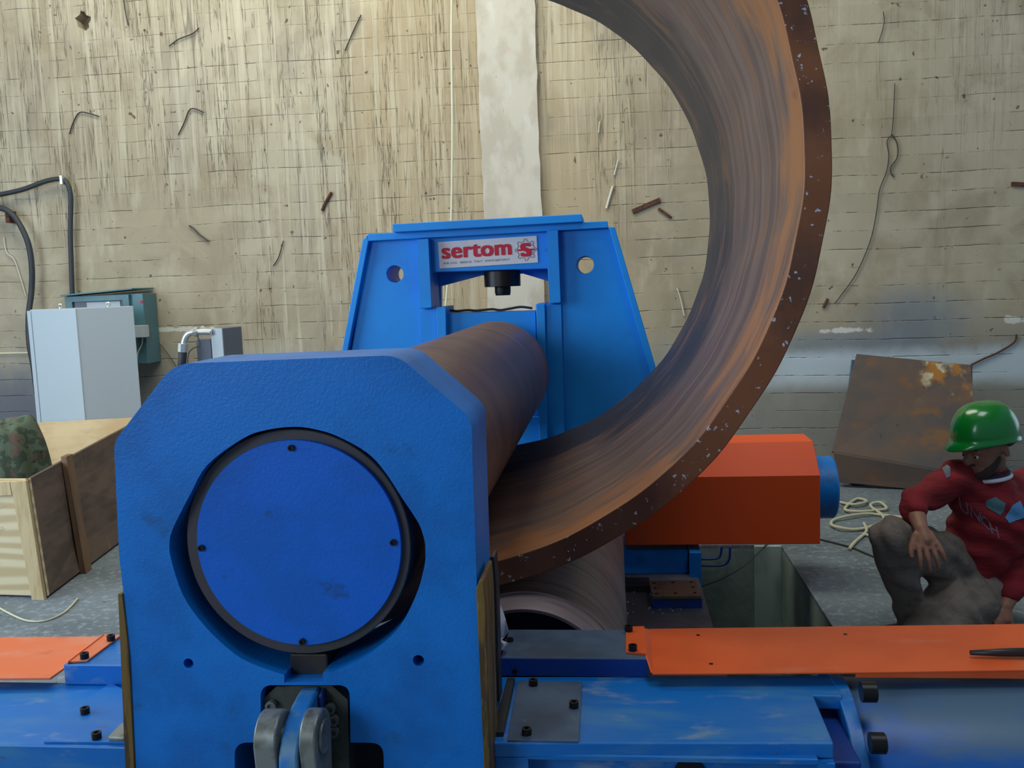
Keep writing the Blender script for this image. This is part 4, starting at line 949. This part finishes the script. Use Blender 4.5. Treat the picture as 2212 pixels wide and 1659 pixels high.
# beard, hair, eyes
chains = [[(H_(.015,.055,-.045),.020),(H_(.038,.044,-.066),.029),(H_(.062,.026,-.088),.031),(H_(.079,0,-.094),.031),(H_(.062,-.026,-.088),.031),(H_(.038,-.044,-.066),.029),(H_(.015,-.055,-.045),.020)],
          [(H_(.100,.022,-.047),.007),(H_(.112,0,-.043),.008),(H_(.100,-.022,-.047),.007)]]
meobj('beard', capsules(chains, .006, 2), BEARD, wk)
meobj('hair', capsules([[(H_(-.03,.072,.02),.028),(H_(-.09,.03,.0),.032),(H_(-.09,-.03,.0),.032),(H_(-.03,-.072,.02),.028)]], .007, 2), BEARD, wk)
for s_ in (-1,1):
    p = H_(.0885,.031*s_,-.010); bm = bmesh.new(); bmesh.ops.create_uvsphere(bm, u_segments=16, v_segments=10, radius=.0105, matrix=Matrix.Translation(p)); e = obj('eye', bm, WHITE, wk, smooth=True)
    bm = bmesh.new(); bmesh.ops.create_uvsphere(bm, u_segments=12, v_segments=8, radius=.0075, matrix=Matrix.Translation(p+fdir*.0042)); obj('iris', bm, BLACK_OX, e, smooth=True)
    bpts = [H_(.096,(.018+.014*k)*s_,.022+.004*math.sin(k*1.5)) for k in range(3)]; obj('eyebrow', tube(bpts, .0055, 6), BEARD, wk, smooth=True)
# helmet
hf = Vector((-.93,-.34,-.10)).normalized(); hs = hf.cross(Vector((0,0,1))).normalized(); hup = hs.cross(hf).normalized()
hcn = hd + hup*.034 - hf*.000
bm = bmesh.new(); rings = []; NA = 48
for k in range(15):
    ph = (PI/2)*k/14; z_ = math.sin(ph)**.95*.150; r_s = math.cos(ph)**.62 if k < 14 else .0
    ring = []
    for i in range(NA):
        a = 2*PI*i/NA; rx_, ry_ = .144*r_s, .118*r_s
        ridge_ = 1+.03*math.exp(-(math.sin(a)*ry_/.022)**2)*(math.sin(ph)) 
        drop = -.018*max(0,-math.cos(a))**1.5*(1-k/14)
        ring.append(bm.verts.new(hcn+hf*math.cos(a)*rx_+hs*math.sin(a)*ry_+hup*(z_*ridge_+drop)))
    rings.append(ring)
for k in range(14):
    for i in range(NA): bm.faces.new((rings[k][i],rings[k][(i+1)%NA],rings[k+1][(i+1)%NA],rings[k+1][i]))
# rim and peak
rim = []
for i in range(NA):
    a = 2*PI*i/NA; f_ = math.cos(a); pk = max(0,f_)**2.2
    rim.append(bm.verts.new(hcn+hf*math.cos(a)*(.149+.038*pk)+hs*math.sin(a)*(.125)+hup*(-.006-.020*pk-.018*max(0,-f_)**1.5)))
for i in range(NA): bm.faces.new((rim[i],rim[(i+1)%NA],rings[0][(i+1)%NA],rings[0][i]))
ht = obj('hard_hat', bm, HELMET, wk, smooth=True); s_ = ht.modifiers.new('s','SOLIDIFY'); s_.thickness = .004; s_.offset = 0
# lettering and patches projected on the sweater
bpy.context.view_layer.update()
dg_ = bpy.context.evaluated_depsgraph_get(); bmt = bmesh.new(); bmt.from_mesh(sw.data); tree = BVHTree.FromBMesh(bmt)
def project(px_, py_, lift=.003):
    d = ray(px_, py_).normalized(); h = tree.ray_cast(EYE, d); 
    return (h[0]+h[1]*lift) if h[0] is not None else None
def patch(name, pts, mat, label=None):
    c = [sum(p[i] for p in pts)/len(pts) for i in (0,1)]; bm = bmesh.new(); N = 5; rows = []
    L_ = []
    for k in range(len(pts)):
        a, b = pts[k], pts[(k+1)%len(pts)]
        for t in range(4): L_.append((a[0]+(b[0]-a[0])*t/4, a[1]+(b[1]-a[1])*t/4))
    for j in range(N+1):
        row = []
        for p in L_:
            q = project(c[0]+(p[0]-c[0])*j/N, c[1]+(p[1]-c[1])*j/N)
            row.append(bm.verts.new(q if q is not None else PY(p[0],p[1],3.9)))
        rows.append(row)
    for j in range(N):
        for i in range(len(L_)): bm.faces.new((rows[j][i],rows[j][(i+1)%len(L_)],rows[j+1][(i+1)%len(L_)],rows[j+1][i]))
    o = obj(name, bm, mat, sw, smooth=True, label=label); return o
patch('patch', [(2137,1078),(2150,1074),(2172,1088),(2168,1105),(2160,1113),(2130,1095),(2129,1083)], LOGO_TEAL, 'small teal patch on the chest')
patch('patch', [(2186,1092),(2203,1082),(2211,1100),(2211,1118),(2180,1130),(2170,1118)], LOGO_BLUE, 'light blue patch at the side')
patch('patch', [(2036,1012),(2046,1004),(2053,1010),(2052,1030),(2044,1034)], CAB_DARK, 'grey patch on the raised shoulder')
for ch, (cx_, cy_), sz_ in (('M',(2057,1082),34),('U',(2083,1095),34),('N',(2106,1110),33),('I',(2120,1122),31),('C',(2130,1130),31),('H',(2148,1146),29)):
    cu = bpy.data.curves.new('t','FONT'); cu.body = ch; cu.size = sz_*1.25; cu.align_x = 'CENTER'; cu.align_y = 'CENTER'; cu.offset = .5
    o = bpy.data.objects.new('t', cu); C.objects.link(o); bpy.context.view_layer.update()
    me = bpy.data.meshes.new_from_object(o.evaluated_get(bpy.context.evaluated_depsgraph_get())); bpy.data.objects.remove(o)
    ok = True; co_ = []; an = math.radians(-35)
    for v in me.vertices:
        xx, yy = v.co.x*.95, v.co.y; q = project(cx_+xx*math.cos(an)+yy*math.sin(-an)*-.35, cy_-(yy*1.0)-xx*math.sin(an)*1.0)
        if q is None: ok = False; break
        co_.append(q)
    if ok and max(q.y for q in co_)-min(q.y for q in co_) > .07: ok = False
    if ok:
        for v, q in zip(me.vertices, co_): v.co = q
        me.materials.clear(); me.materials.append(GREYLET); me.name = 'lettering'
        o = bpy.data.objects.new('lettering', me); link(o, sw, (0,0,0))
bmt.free()
